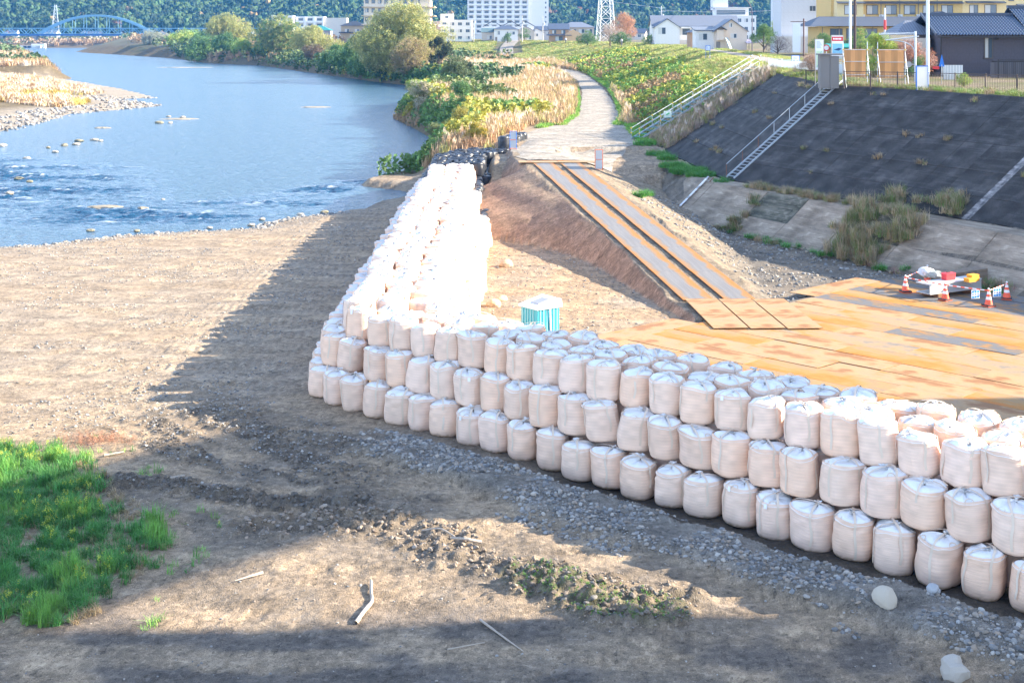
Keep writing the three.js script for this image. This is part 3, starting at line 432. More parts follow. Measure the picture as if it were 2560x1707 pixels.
// ---------------------------------------------------------------- out of view to the right: made-up towers, added to shade the river bed
const offM = new THREE.MeshStandardMaterial({ color: C(0.6, 0.56, 0.5), roughness: 0.9 }), offG = new THREE.MeshStandardMaterial({ color: C(0.05, 0.07, 0.09), roughness: 0.15 });
{
  // the roof edges run along (0.68, 0.73) in plan
  const g = thing('added_shade_towers', 'added pair of unseen pale blocks with a high link, shaped to shade the river bed', 'building', 80, 9.2, 40), A = -Math.atan2(0.68, 0.73), at = (Z) => 0.93 * (Z - 40);
  const blockBetween = (z0, z1, y0, y1, nm, m, dp = 9) => { const s = new THREE.Shape([[at(z0), z0], [at(z1), z1], [at(z1) + dp, z1], [at(z0) + dp, z0]].map(([x, d]) => new THREE.Vector2(x, d - 40))); const q = new THREE.ExtrudeGeometry(s, { depth: y1 - y0, bevelEnabled: false }); q.rotateX(-Math.PI / 2); q.translate(0, y0, 0); return part(g, nm, q, m); };
  blockBetween(6, 36.9, -1, 35.8, 'tower', offM); blockBetween(44.7, 55, -1, 35.8, 'tower', offM); blockBetween(36.9, 44.7, 30.0, 35.6, 'corridor', offM, 1.4);  // added blocks and link, shaped to outline the shadow and its sunlit gap
  for (let f = 0; f < 11; f++) { for (let z = 8; z < 35; z += 3.2) blockBetween(z, z + 1.8, 1 + f * 3.2, 2.8 + f * 3.2, 'window', offG).position.x = -0.06; for (const z of [46, 49, 51.6]) blockBetween(z, z + 1.6, 1 + f * 3.2, 2.8 + f * 3.2, 'window', offG).position.x = -0.06; }
}

// ---------------------------------------------------------------- concrete facings of the levee
const mottle = (seed, lo, hi, sx, sy) => tex(512, (u, v) => { const n = fbm(u * sx, v * sy, 4, seed, 0), g = vn(u * 160, v * 160, seed + 4, 160), st = sstep(0.55, 0.75, fbm(u * 3, v * 40, 3, seed + 7)), b = sstep(0.55, 0.8, fbm(u * 9, v * 9, 4, seed + 11)); return [0, 1, 2].map((c) => lerp(lo[c], hi[c], clamp(n * 0.9 - 0.1 + 0.25 * (g - 0.5) + 0.22 * st + 0.25 * b))); });
const darkConcM = new THREE.MeshStandardMaterial({ map: scaled(mottle(301, [0.15, 0.148, 0.15], [0.37, 0.36, 0.355], 7, 9), 1 / 7), roughness: 0.95, bumpMap: soilB, bumpScale: 0.03 });
const paleConcM = new THREE.MeshStandardMaterial({ map: scaled(mottle(321, [0.46, 0.41, 0.35], [0.78, 0.71, 0.63], 5, 5), 1 / 5), roughness: 0.95, bumpMap: soilB, bumpScale: 0.02 });
const stainConcM = new THREE.MeshStandardMaterial({ map: scaled(mottle(331, [0.2, 0.21, 0.17], [0.66, 0.62, 0.55], 4, 4), 1 / 4), roughness: 0.95, bumpMap: soilB, bumpScale: 0.02 });
const stripeM = new THREE.MeshStandardMaterial({ map: scaled(mottle(341, [0.26, 0.26, 0.27], [0.7, 0.68, 0.67], 14, 14), 1 / 3), roughness: 0.95 });
const baseAt = (t) => t >= 0 ? [15.6 + 0.43 * t, 2.62, 102.7 - 0.9 * t] : [lerp(15.6, 12.5, -t / 26), lerp(2.62, 3.2, -t / 26), lerp(102.7, 128, -t / 26)];
const crestAt = (t) => t >= 0 ? [24.3 + 0.43 * t, lerp(9.4, 9.2, clamp(t / 30)), 106.9 - 0.9 * t] : [lerp(24.3, 24.6, -t / 26), lerp(9.4, 9.7, -t / 26), lerp(106.9, 137, -t / 26)];
const upper = (t, s) => { const a = baseAt(t), b = crestAt(t); return [0, 1, 2].map((i) => lerp(a[i], b[i], s)); };
const lower = (t, s) => { const a = baseAt(t); return [a[0] - 0.905 * (1.85 + 3.15 * (1 - s)), lerp(-0.05, 2.55, s), a[2] - 0.43 * (1.85 + 3.15 * (1 - s))]; };
function slab(f, t0, t1, s0, s1, th, gap = 0.03) {
  const A = t1 - t0, P = (u, w, k) => { const p = new THREE.Vector3(...f(lerp(t0 + gap, t1 - gap, u), lerp(s0 + 0.0014, s1 - 0.0014, w))); return [p.x - 0.52 * k, p.y + 0.85 * k, p.z - 0.25 * k]; };
  const n = 6, rows = [];
  for (let i = 0; i <= n; i++) { const r = []; for (let j = 0; j <= 4; j++) r.push(P(i / n, j / 4, th)); rows.push(r); }
  const top = quadMesh(rows, (i, j) => [t0 + A * i / n, (s0 + (s1 - s0) * j / 4) * 11]), bands = [];
  const edge = (line) => bands.push(quadMesh([line, line.map((p) => [p[0] + 0.52 * 0.3, p[1] - 0.85 * 0.3, p[2] + 0.25 * 0.3])]));
  edge(rows[0]); edge(rows[n]); edge(rows.map((r) => r[0])); edge(rows.map((r) => r[4]));
  return merge([top, ...bands]);
}
{
  const g = thing('dark_revetment', 'blackened concrete facing on the upper slope of the levee', 'revetment');
  const ts = [-25, -17, -8.5, 0, 9.2, 18.6, 24.2, 24.8, 33, 43, 53, 63], ss = [0, 0.17, 0.36, 0.58, 0.8, 1];
  for (let i = 0; i < ts.length - 1; i++) for (let j = 0; j < 5; j++) part(g, 'panel', slab(upper, ts[i], ts[i + 1], ss[j], ss[j + 1], 0.04 + 0.006 * hash(i, j, 3), i === 6 ? 0.004 : 0.014), i === 6 ? stripeM : darkConcM);
  const h = thing('pale_revetment', 'pale stained concrete facing along the foot of the levee below the ledge', 'revetment');
  const tl = [-9, -4, 1.5, 8, 12.5, 17.5, 23, 29, 36, 44, 53], sl = [0, 0.42, 1];
  for (let i = 0; i < tl.length - 1; i++) for (let j = 0; j < 2; j++) part(h, 'panel', slab(lower, tl[i], tl[i + 1], sl[j], sl[j + 1], 0.06 + 0.05 * (j ? 0 : 1) + 0.02 * hash(i, j, 8), 0.03), [3, 5].includes(i) && j ? stainConcM : paleConcM);
  for (let i = 0; i < tl.length - 1; i++) part(h, 'ledge', slab((t, s) => { const a = baseAt(t); return [a[0] - 0.905 * 1.8 * (1 - s), 2.53 + 0.04 * s, a[2] - 0.43 * 1.8 * (1 - s)]; }, tl[i], tl[i + 1], 0, 1, 0.04, 0.012), paleConcM);
}

// ---------------------------------------------------------------- metalwork
const M = (r, g, b, rough = 0.7, metal = 0) => new THREE.MeshStandardMaterial({ color: C(r, g, b), roughness: rough, metalness: metal });
const galvM = M(0.5, 0.55, 0.6, 0.45, 0.3), whiteM = M(0.78, 0.78, 0.78, 0.6), darkM = M(0.035, 0.033, 0.035, 0.6), brownM = M(0.075, 0.05, 0.04, 0.6), orangeM = M(0.85, 0.16, 0.04, 0.6), blueM = M(0.03, 0.18, 0.62, 0.6), yellowM = M(0.8, 0.5, 0.03, 0.6), redM = M(0.62, 0.04, 0.05, 0.55), rustM = M(0.22, 0.09, 0.05, 0.85), greyM = M(0.4, 0.41, 0.42, 0.8), tealM = M(0.03, 0.22, 0.24, 0.6);
const lp = (a, b, t) => a.map((v, i) => lerp(v, b[i], t));
const W3 = (p) => [p[0], p[1], -p[2]];
{ // long slope ladder with a handrail
  const a = upper(1.2, 0.0), b = upper(1.2, 1.03), c = upper(0.25, 0.0), e = upper(0.25, 1.03), g = thing('slope_ladder', 'pale blue metal ladder stair climbing the black concrete slope', 'ladder', ...[a[0], a[1], a[2]]);
  const q = (p, dy = 0) => [p[0] - a[0], p[1] - a[1] + dy, -(p[2] - a[2])];
  part(g, 'stringer', beam(q(a, 0.2), q(b, 0.2), 0.05, 0.12), galvM); part(g, 'stringer', beam(q(c, 0.2), q(e, 0.2), 0.05, 0.12), galvM);
  for (let k = 0; k < 36; k++) part(g, 'rung', bar(q(lp(a, b, (k + 0.5) / 36), 0.22), q(lp(c, e, (k + 0.5) / 36), 0.22), 0.025), galvM);
  for (const hgt of [0.95]) part(g, 'handrail', bar(q(c, hgt + 0.2), q(e, hgt + 0.2), 0.025), galvM);
  for (let k = 0; k <= 7; k++) { const p = lp(c, e, k / 7); part(g, 'post', bar(q(p, 0.1), q(p, 1.15), 0.022), k < 3 ? rustM : galvM); }
  part(g, 'post', bar(q(b, 0), q(b, 1.3), 0.04), galvM); part(g, 'post', bar(q(e, 0), q(e, 1.3), 0.04), galvM);
}
{ // white staff gauge lying on the lower slope
  const a = lower(0.5, 0.02), b = lower(0.5, 1.05), g = thing('staff_gauge', 'white striped water gauge with brown rails on the pale lower slope', 'gauge', ...a);
  const q = (p, dy = 0, dx = 0) => [p[0] - a[0] + dx, p[1] - a[1] + dy, -(p[2] - a[2])];
  for (let k = 0; k < 16; k++) part(g, 'gauge_board', beam(q(lp(a, b, k / 16), 0.3), q(lp(a, b, (k + 0.92) / 16), 0.3), 0.22, 0.03), k % 4 === 3 ? greyM : whiteM);
  part(g, 'rail', bar(q(a, 0.15, 0.35), q(b, 0.2, 0.35), 0.03), rustM); part(g, 'rail', bar(q(a, 0.22, 0), q(b, 0.22, 0), 0.03), rustM);
  for (let k = 0; k < 4; k++) { const p = lp(a, b, k / 3); part(g, 'bracket', bar(q(p, 0.05), q(p, 0.3), 0.03), rustM); }
}
{ // scaffold stair further up the levee
  const a = [11.8, 3.3, 129.5], b = [24.4, 9.85, 138], g = thing('scaffold_stair', 'silver scaffold stair with yellow clamps climbing the grassy levee', 'stair', ...a), L = 1.2;
  const q = (t, w, dy) => [(b[0] - a[0]) * t + w * -0.56, (b[1] - a[1]) * t + dy, -((b[2] - a[2]) * t + w * 0.83)];
  for (const w of [0, L]) { part(g, 'stringer', beam(q(0, w, 0.2), q(1, w, 0.2), 0.06, 0.18), galvM); for (const hy of [0.75, 1.2]) part(g, 'handrail', bar(q(0, w, hy), q(1.02, w, hy), 0.03), galvM); for (let k = 0; k <= 6; k++) { part(g, 'post', bar(q(k / 6, w, 0), q(k / 6, w, 1.28), 0.03), galvM); part(g, 'clamp', box(0.13, 0.13, 0.13, ...q(k / 6, w, 1.2)), yellowM); part(g, 'clamp', box(0.12, 0.12, 0.12, ...q(k / 6, w, 0.75)), yellowM); } }
  for (let k = 0; k < 24; k++) { const p = q((k + 0.5) / 24, 0, 0.28), r = q((k + 0.5) / 24, L, 0.28); part(g, 'tread', beam(p, r, 0.3, 0.05), tealM); }
  const s = part(g, 'notice', box(0.75, 0.6, 0.03, ...q(0.22, -0.08, 1.0), 0, 0.2, 0), M(0.7, 0.8, 0.72)); part(s, 'green_arrow', box(0.34, 0.12, 0.02, ...q(0.22, -0.1, 1.02).map((v, i) => v + (i === 2 ? 0.03 : 0)), 0, 0.2, 0.5), M(0.1, 0.55, 0.2));
}
function railing(name, label, pts, hgt, m, step = 0.115, postEvery = 2.0, mesh) {
  const g = thing(name, label, 'fence', pts[0][0], pts[0][1], pts[0][2]), o = pts[0], q = (p, dy) => [p[0] - o[0], p[1] - o[1] + dy, -(p[2] - o[2])], bal = new THREE.BoxGeometry(0.022, hgt - 0.2, 0.022), pst = new THREE.BoxGeometry(0.075, hgt + 0.08, 0.075);
  for (let i = 0; i < pts.length - 1; i++) {
    const a = pts[i], b = pts[i + 1], L = Math.hypot(b[0] - a[0], b[2] - a[2]), turn = Math.atan2(b[2] - a[2], b[0] - a[0]);
    part(g, 'top_rail', beam(q(a, hgt - 0.03), q(b, hgt - 0.03), 0.05, 0.05), m); part(g, 'bottom_rail', beam(q(a, 0.12), q(b, 0.12), 0.04, 0.04), m);
    const np = Math.max(1, Math.round(L / postEvery)); for (let k = i ? 1 : 0; k <= np; k++) { const p = q(lp(a, b, k / np), hgt / 2); const z = part(g, 'post', pst, m); z.position.set(...p); z.rotation.y = turn; }
    if (mesh) for (let k = 0; k < np; k++) part(g, 'mesh_panel', beam(q(lp(a, b, (k + 0.04) / np), hgt / 2), q(lp(a, b, (k + 0.96) / np), hgt / 2), 0.012, hgt - 0.24), mesh);
    else { const nb2 = Math.round(L / step); for (let k = 0; k < nb2; k++) { const z = part(g, 'baluster', bal, m); z.position.set(...q(lp(a, b, (k + 0.5) / nb2), hgt / 2)); z.rotation.y = turn; } }
  }
  return g;
}
const T0 = 9.3;
railing('brown_fence', 'brown metal railing along the crest of the black slope', [[24.6, T0, 103.6], [29.5, T0, 99.8], [34.6, T0 - 0.05, 95.8], [42, T0 - 0.1, 90]], 1.25, brownM);
railing('gate_panel', 'small dark grey railing panel beside the ladder top', [[23.2, 9.3, 110.4], [24.2, 9.35, 110.2]], 1.1, darkM, 0.1, 1.0);
railing('mesh_fence', 'pale mesh fence between the scaffold stair and the concrete post', [[25.9, 9.55, 141], [27.6, 9.5, 136], [29.3, 9.45, 129], [30.2, 9.4, 123]], 1.25, M(0.7, 0.72, 0.72), 0.1, 2.2, new THREE.MeshPhysicalMaterial({ color: C(0.8, 0.83, 0.85), roughness: 0.7, transmission: 0.35, thickness: 0 }));
railing('black_fence', 'black railing in front of the dark grey house', [[41.2, 9.35, 118.5], [47, 9.35, 117], [54, 9.35, 115]], 1.75, darkM, 0.16, 3.2);

const plyT = tex(256, (u, v) => { const s = fbm(u * 7, v * 0.9, 4, 91), b = Math.floor(u * 4), k = 0.82 + 0.18 * (s - 0.5) + 0.12 * (hash(b, 3, 5) - 0.5); return [0.95 * k, 0.7 * k, 0.46 * k]; }), plyM = new THREE.MeshStandardMaterial({ map: scaled(plyT, 0.5), roughness: 0.85 });
function hoarding(name, label, x, d, w, h, y0) {
  const g = thing(name, label, 'hoarding', x, T0, d);
  for (let k = 0; k < 2; k++) part(g, 'board', box(w / 2 - 0.01, h, 0.03, (k - 0.5) * w / 2, y0 + h / 2, 0), plyM);
  for (const yy of [y0 + 0.15, y0 + h * 0.55, y0 + h - 0.05]) part(g, 'pipe', bar([-w / 2 - 0.25, yy, 0.07], [w / 2 + 0.25, yy, 0.07], 0.025), galvM);
  for (const xx of [-w / 2 - 0.08, w / 2 + 0.08]) { part(g, 'pipe', bar([xx, 0, 0.1], [xx, y0 + h + 0.55, 0.1], 0.026), galvM); part(g, 'pipe', bar([xx, 0.0, 1.1], [xx, y0 + h - 0.3, 0.1], 0.026), galvM); for (const yy of [y0 + 0.15, y0 + h * 0.55, y0 + h - 0.05]) part(g, 'clamp', box(0.1, 0.1, 0.1, xx, yy, 0.13), yellowM); }
}
hoarding('plywood_hoarding', 'plywood board on scaffold pipes next to the concrete post', 25.9, 105.6, 1.65, 2.1, 0.75);
hoarding('plywood_hoarding', 'wider plywood board on scaffold pipes, farther from the concrete post', 29.0, 107, 1.95, 2.2, 0.62);
{ const g = thing('concrete_post', 'squat grey concrete sluice post with a flat cap beside the ladder', 'post', 23.9, 9.2, 105.6); part(g, 'shaft', [box(0.7, 2.5, 0.9, -0.35, 1.25, 0), box(0.66, 2.42, 0.8, 0.36, 1.21, 0.05)], M(0.2, 0.19, 0.18, 0.9)); part(g, 'cap', box(1.75, 0.1, 1.2, 0.05, 2.56, 0), M(0.16, 0.15, 0.15, 0.9)); }
function canvasTex(w, h, draw) { const c = document.createElement('canvas'); c.width = w; c.height = h; const x = c.getContext('2d'); draw(x, w, h); const t = new THREE.CanvasTexture(c); t.colorSpace = THREE.SRGBColorSpace; return t; }
const face = (t) => new THREE.MeshStandardMaterial({ map: t, roughness: 0.7 });
function board(name, label, x, y, d, w, h, t, frameM, legs = 0, turn = 0, fr = 0.05) {
  const g = thing(name, label, 'sign', x, y, d, turn);
  part(g, 'back', box(w, h, 0.05, 0, legs + h / 2, 0), greyM); part(g, 'face', new THREE.PlaneGeometry(w - fr * 1.6, h - fr * 1.6).translate(0, legs + h / 2, 0.029), face(t));
  part(g, 'frame', [box(w, fr, 0.07, 0, legs + fr / 2, 0), box(w, fr, 0.07, 0, legs + h - fr / 2, 0), box(fr, h - 2 * fr, 0.07, -w / 2 + fr / 2, legs + h / 2, 0), box(fr, h - 2 * fr, 0.07, w / 2 - fr / 2, legs + h / 2, 0)], frameM);
  if (legs) for (const s of [-1, 1]) part(g, 'leg', box(0.06, legs, 0.06, s * (w / 2 - 0.05), legs / 2, 0), frameM);
  return g;
}
const mapT = canvasTex(96, 256, (x, w, h) => { x.fillStyle = '#e9eef0'; x.fillRect(0, 0, w, h); x.fillStyle = '#7d9ad0'; for (let k = 0; k < 8; k++) x.fillRect(14, 14 + k * 8, 40 + (k * 37) % 30, 3); x.fillStyle = '#cfe6c4'; x.fillRect(10, 96, 76, 140); x.strokeStyle = '#6fb3c8'; x.lineWidth = 5; x.beginPath(); x.moveTo(20, 230); x.bezierCurveTo(80, 180, 10, 150, 76, 100); x.stroke(); });
const noticeT = canvasTex(128, 192, (x, w, h) => { x.fillStyle = '#f1f3f5'; x.fillRect(0, 0, w, h); x.fillStyle = '#d8313a'; x.fillRect(0, 10, w, 40); x.fillStyle = '#fff'; for (let k = 0; k < 6; k++) x.fillRect(16 + k * 16, 22, 11, 16); x.fillStyle = '#8cc9e8'; x.fillRect(8, 74, w - 16, 90); x.fillStyle = '#2b4f7a'; x.beginPath(); x.moveTo(20, 130); x.lineTo(80, 112); x.lineTo(116, 120); x.lineTo(80, 138); x.fill(); });
board('map_board', 'narrow information board with a map, behind the concrete post', 23.6, 9.3, 107.4, 0.7, 2.4, mapT, M(0.55, 0.48, 0.38), 1.2);
board('warning_board', 'notice board with a red heading above the concrete post', 25.1, 9.3, 107.9, 0.95, 1.7, noticeT, M(0.55, 0.48, 0.38), 2.2);
{ const g = thing('road_sign', 'round white sign with a red ring between the two boards', 'sign', 24.5, 9.3, 109); part(g, 'pole', bar([0, 0, 0], [0, 3.1, 0], 0.03), galvM); part(g, 'ring', cyl(0.26, 0.26, 0.03, 0, 2.9, 0.03, 28, Math.PI / 2), redM); part(g, 'disc', cyl(0.18, 0.18, 0.032, 0, 2.9, 0.034, 28, Math.PI / 2), whiteM); }
const plainT = canvasTex(64, 128, (x, w, h) => { x.fillStyle = '#e6e1d6'; x.fillRect(0, 0, w, h); });
board('blue_framed_board', 'blank cream board with a blue frame at the brown fence', 29.1, 9.25, 99.2, 0.92, 1.78, plainT, blueM, 0.02, 0.1, 0.07);
const scribT = canvasTex(128, 128, (x, w, h) => { x.fillStyle = '#eef2f6'; x.fillRect(0, 0, w, h); x.fillStyle = '#4d6fb0'; for (let k = 0; k < 7; k++) x.fillRect(14, 18 + k * 14, 60 + (k * 29) % 40, 6); });
board('levee_sign', 'small blue-edged notice on a post at the grassy levee top', 31.1, 9.35, 222, 0.75, 0.8, scribT, blueM, 1.2, 0, 0.09);
board('leaning_notice', 'white notice with a blue edge beyond the mesh fence', 28.6, 9.45, 141, 0.85, 0.9, scribT, blueM, 0.75, 0.15);
{ const g = thing('triangle_sign', 'upright blue triangular sign beside the tall white pole', 'sign', 33.5, 9.3, 109); part(g, 'post', bar([0, 0, 0], [0, 1.6, 0], 0.03), galvM); part(g, 'panel', prism([[-0.22, 0], [0.22, 0], [0, 0.95]], 0.03, 0, 1.45, 0), blueM); part(g, 'red_panel', box(0.5, 0.22, 0.03, -0.45, 1.35, 0), redM); }
function pole(name, label, x, d, h, r, m, extra) { const g = thing(name, label, 'pole', x, 9.2, d); part(g, 'shaft', bar([0, 0, 0], [0, h, 0], r, 12, r * 0.75), m); extra?.(g); return g; }
pole('utility_pole', 'thick pale grey steel pole in front of the dark house', 32.1, 108, 13, 0.14, M(0.6, 0.64, 0.7, 0.5, 0.2));
pole('utility_pole', 'slim white pole behind the plywood hoarding', 31.8, 131.5, 12, 0.13, M(0.68, 0.7, 0.74, 0.5));
pole('utility_pole', 'dark wooden pole next to the slim white pole', 32.6, 133, 12.5, 0.15, M(0.07, 0.05, 0.05, 0.9));
pole('marker_pole', 'red and white banded pole among the bare branches', 33.6, 126, 6.4, 0.1, M(0.74, 0.72, 0.7), (g) => { for (const y of [3.4, 4.9]) part(g, 'band', cyl(0.12, 0.11, 0.9, 0, y, 0, 12), redM); });
pole('street_lamp', 'dark street lamp with a curved arm by the cream gable house', 55.4 * 0.93, 300, 8.6, 0.12, M(0.1, 0.09, 0.12), (g) => { part(g, 'arm', new THREE.TubeGeometry(new THREE.QuadraticBezierCurve3(new THREE.Vector3(0, 8.5, 0), new THREE.Vector3(-0.3, 11.2, 0), new THREE.Vector3(-2.8, 11.9, 0)), 10, 0.1, 6), M(0.1, 0.09, 0.12)); part(g, 'lamp_head', box(0.9, 0.16, 0.3, -3, 11.9, 0), M(0.2, 0.2, 0.22)); });
{ // net canopy on a bent pole
  const g = thing('net_gantry', 'grey steel gantry with a wire net canopy beside the plywood boards', 'gantry', 32.3, 9.2, 112);
  part(g, 'post', bar([0, 0, 0], [0, 4.3, 0], 0.09, 10), galvM); part(g, 'bent_arm', new THREE.TubeGeometry(new THREE.QuadraticBezierCurve3(new THREE.Vector3(-0.05, 2.6, 0), new THREE.Vector3(-0.1, 3.6, 0), new THREE.Vector3(-2.4, 3.6, 0)), 10, 0.05, 6), galvM);
  part(g, 'beam', bar([0, 4.15, 0], [-2.9, 4.05, 0], 0.05), galvM); part(g, 'beam', bar([0, 3.9, 1.0], [-2.6, 3.6, 1.0], 0.05), galvM);
  for (let k = 0; k < 20; k++) part(g, 'net_wire', bar([-0.1 - k * 0.14, 4.2, -0.4], [-0.25 - k * 0.13, 3.62, 1.0], 0.008, 4), galvM);
  for (let k = 0; k < 7; k++) part(g, 'net_wire', bar([0, 4.2 - k * 0.09, -0.4 + k * 0.22], [-2.85 + k * 0.04, 4.15 - k * 0.085, -0.4 + k * 0.22], 0.008, 4), galvM);
  part(g, 'mirror', cyl(0.23, 0.23, 0.06, -0.55, 1.65, 0.1, 24, Math.PI / 2), greyM); part(g, 'mirror_bracket', bar([0, 1.65, 0], [-0.4, 1.65, 0.08], 0.03), galvM);
}
{ const g = thing('corrugated_screen', 'white corrugated sheet screen beside the dark house fence', 'screen', 36.6, 9.3, 116); for (let k = 0; k < 14; k++) part(g, 'rib', box(0.1, 1.3, 0.03 + 0.02 * (k & 1), -0.8 + k * 0.118, 0.75, 0), k & 1 ? whiteM : M(0.6, 0.62, 0.64)); part(g, 'base', box(1.8, 0.1, 0.1, 0, 0.05, 0), greyM); }
{ const g = thing('guy_wire', 'thin steel stay wire slanting down to the fence', 'wire', 46.5, 9.3, 121); part(g, 'wire', bar([-1.2, 0.2, 0], [3.6, 7.4, -1], 0.02, 5), galvM); part(g, 'sleeve', bar([-1.2, 0.2, 0], [-0.2, 1.75, -0.2], 0.05, 6), whiteM); }

// ---------------------------------------------------------------- site things
{ // portable toilet
  const aqua = M(0.02, 0.36, 0.48, 0.5), pale = M(0.16, 0.47, 0.55, 0.5), g = thing('portable_toilet', 'turquoise portable toilet with a white roof behind the bag wall', 'toilet', 1.15, ground(1.15, 57.2) - 0.02, 57.0, -0.93), w = 1.1;
  part(g, 'base', box(w + 0.06, 0.14, w + 0.06, 0, 0.07, 0), greyM);
  part(g, 'shell', box(w, 2.08, w, 0, 1.17, 0), aqua);
  for (let s = 0; s < 4; s++) for (let k = 0; k < 6; k++) { const o = -w / 2 + 0.12 + k * 0.172; const q = box(0.06, 1.96, 0.024, o, 1.18, w / 2 + 0.01); q.rotateY(s * Math.PI / 2); if (s !== 0 || k < 5) part(g, 'rib', q, pale); }
  const door = part(g, 'door', box(w * 0.78, 1.9, 0.03, -0.04, 1.15, -w / 2 - 0.014), aqua); part(door, 'handle', box(0.09, 0.16, 0.06, w * 0.3, 1.2, -w / 2 - 0.045), M(0.02, 0.12, 0.3));
  part(g, 'pipe', bar([w / 2 + 0.05, 0.1, -0.12], [w / 2 + 0.06, 2.2, -0.02], 0.035, 8), whiteM);
  const roof = part(g, 'roof', [prism([[-0.64, 0], [0.64, 0], [0.64, 0.06], [0.6, 0.34], [-0.6, 0.08], [-0.64, 0.06]], 1.28, 0, 2.21, 0, Math.PI / 2)], M(0.84, 0.84, 0.85, 0.5));
  part(roof, 'skylight', box(0.52, 0.02, 0.6, 0, 2.44, 0, 0.21, 0, 0), M(0.3, 0.31, 0.33, 0.6));
}
function barrier(label, x, d, y, fm, side, turn) {
  const g = thing('mesh_barrier', label, 'barrier', x, y, d, turn), w = 0.56, h = 1.55;
  for (const s of [-1, 1]) part(g, 'upright', bar([s * w / 2, 0, 0], [s * w / 2, h, 0], 0.024), side); for (const yy of [0.08, 0.82, h]) part(g, 'crossbar', bar([-w / 2, yy, 0], [w / 2, yy, 0], 0.022), yy > 1 && side === blueM ? blueM : fm);
  for (let k = 1; k < 8; k++) part(g, 'wire', bar([-w / 2 + w * k / 8, 0.08, 0], [-w / 2 + w * k / 8, h, 0], 0.006, 4), galvM);
  part(g, 'net', box(w - 0.06, h - 0.16, 0.008, 0, h / 2 + 0.04, -0.02), new THREE.MeshPhysicalMaterial({ color: C(0.7, 0.73, 0.75), roughness: 0.8, transmission: 0.3, thickness: 0 })); for (const s of [-1, 1]) part(g, 'foot', bar([s * w / 2, 0.02, -0.3], [s * w / 2, 0.02, 0.3], 0.022), fm);
}
barrier('orange mesh barrier standing right of the ramp top', 6.5, 104.6, ground(6.5, 104.6), orangeM, orangeM, 0);
barrier('blue and orange mesh barrier at the end of the black bags', 0.1, 119.5, ground(0.1, 119.5) + 0.05, orangeM, blueM, 0.1);
const coneHi = M(0.82, 0.82, 0.84, 0.35), coneOr = M(0.9, 0.13, 0.06, 0.5);
function cone(label, x, d) {
  const g = thing('traffic_cone', label, 'traffic cone', x, 0.375, d, rr(0, 1.5)), R0 = (y) => lerp(0.19, 0.035, y / 0.72);
  const wgt = part(g, 'rubber_base', prism([[-0.22, -0.22], [0.22, -0.22], [0.22, 0.22], [-0.22, 0.22]], 0.05).rotateX(Math.PI / 2).translate(0, 0.06, 0), darkM); part(g, 'foot', box(0.42, 0.035, 0.42, 0, 0.018, 0), coneOr);
  [[0.08, 0.3, coneOr], [0.3, 0.42, coneHi], [0.42, 0.53, coneOr], [0.53, 0.64, coneHi], [0.64, 0.72, coneOr]].forEach(([a, b, m]) => part(g, m === coneHi ? 'reflective_band' : 'cone_band', cyl(R0(a), R0(b), b - a, 0, (a + b) / 2, 0, 20), m));
  part(g, 'tip', place(new THREE.SphereGeometry(0.045, 12, 8), 0, 0.75, 0), coneHi); g.scale.setScalar(1.1);
}
const cones = [[19.75, 70.2], [21.75, 73.2], [21.1, 68.1], [22.7, 66.6], [24.2, 68.4]];
['orange traffic cone at the corner of the yard nearest the ramp', 'orange traffic cone half hidden behind the white bag', 'orange traffic cone in front of the middle of the steel beam', 'orange traffic cone at the end of the beam nearest the bag wall', 'orange traffic cone at the outer edge beside the hanging notice'].forEach((l, i) => cone(l, ...cones[i]));
function stripedBar(label, a, b, notice) {
  const g = thing('striped_bar', label, 'barrier bar', a[0], 0.375 + 0.74, a[1]), L = Math.hypot(b[0] - a[0], b[1] - a[1]), n = Math.round(L / 0.2);
  for (let k = 0; k < n; k++) part(g, 'band', bar([(b[0] - a[0]) * k / n, 0, -(b[1] - a[1]) * k / n], [(b[0] - a[0]) * (k + 1) / n, 0, -(b[1] - a[1]) * (k + 1) / n], 0.028, 8), k & 1 ? coneHi : coneOr);
}
stripedBar('red and white bar between the two cones farthest from the bag wall', cones[0], cones[1]); stripedBar('red and white bar along the ramp half of the beam', cones[0], cones[2]); stripedBar('red and white bar along the outer half of the beam', cones[2], cones[3]); stripedBar('red and white bar with a hanging notice at the yard edge', cones[3], cones[4]);
const cloudT = canvasTex(96, 96, (x, w, h) => { x.fillStyle = '#dfeefb'; x.fillRect(0, 0, w, h); x.fillStyle = '#2f93dd'; for (let k = 0; k < 3; k++) { x.fillRect(4 + k * 31, 6, 25, 26); x.fillRect(4 + k * 31, 66, 25, 24); } x.fillStyle = '#26408f'; for (let k = 0; k < 3; k++) { x.fillRect(6 + k * 31, 40, 10, 18); x.fillRect(19 + k * 31, 38, 8, 20); } });
for (const [label, p, q] of [['blue and white notice hanging on the bar in front of the beam', [22.2, 66.98], 0.3], ['blue and white notice hanging on the bar at the yard edge', [23.4, 67.45], 0.3]]) { const g = thing('hanging_notice', label, 'notice', p[0], 0.375 + 0.3, p[1], q); part(g, 'sheet', box(0.46, 0.42, 0.012, 0, 0.2, 0), whiteM); part(g, 'print', new THREE.PlaneGeometry(0.44, 0.4).translate(0, 0.2, 0.009), face(cloudT)); }
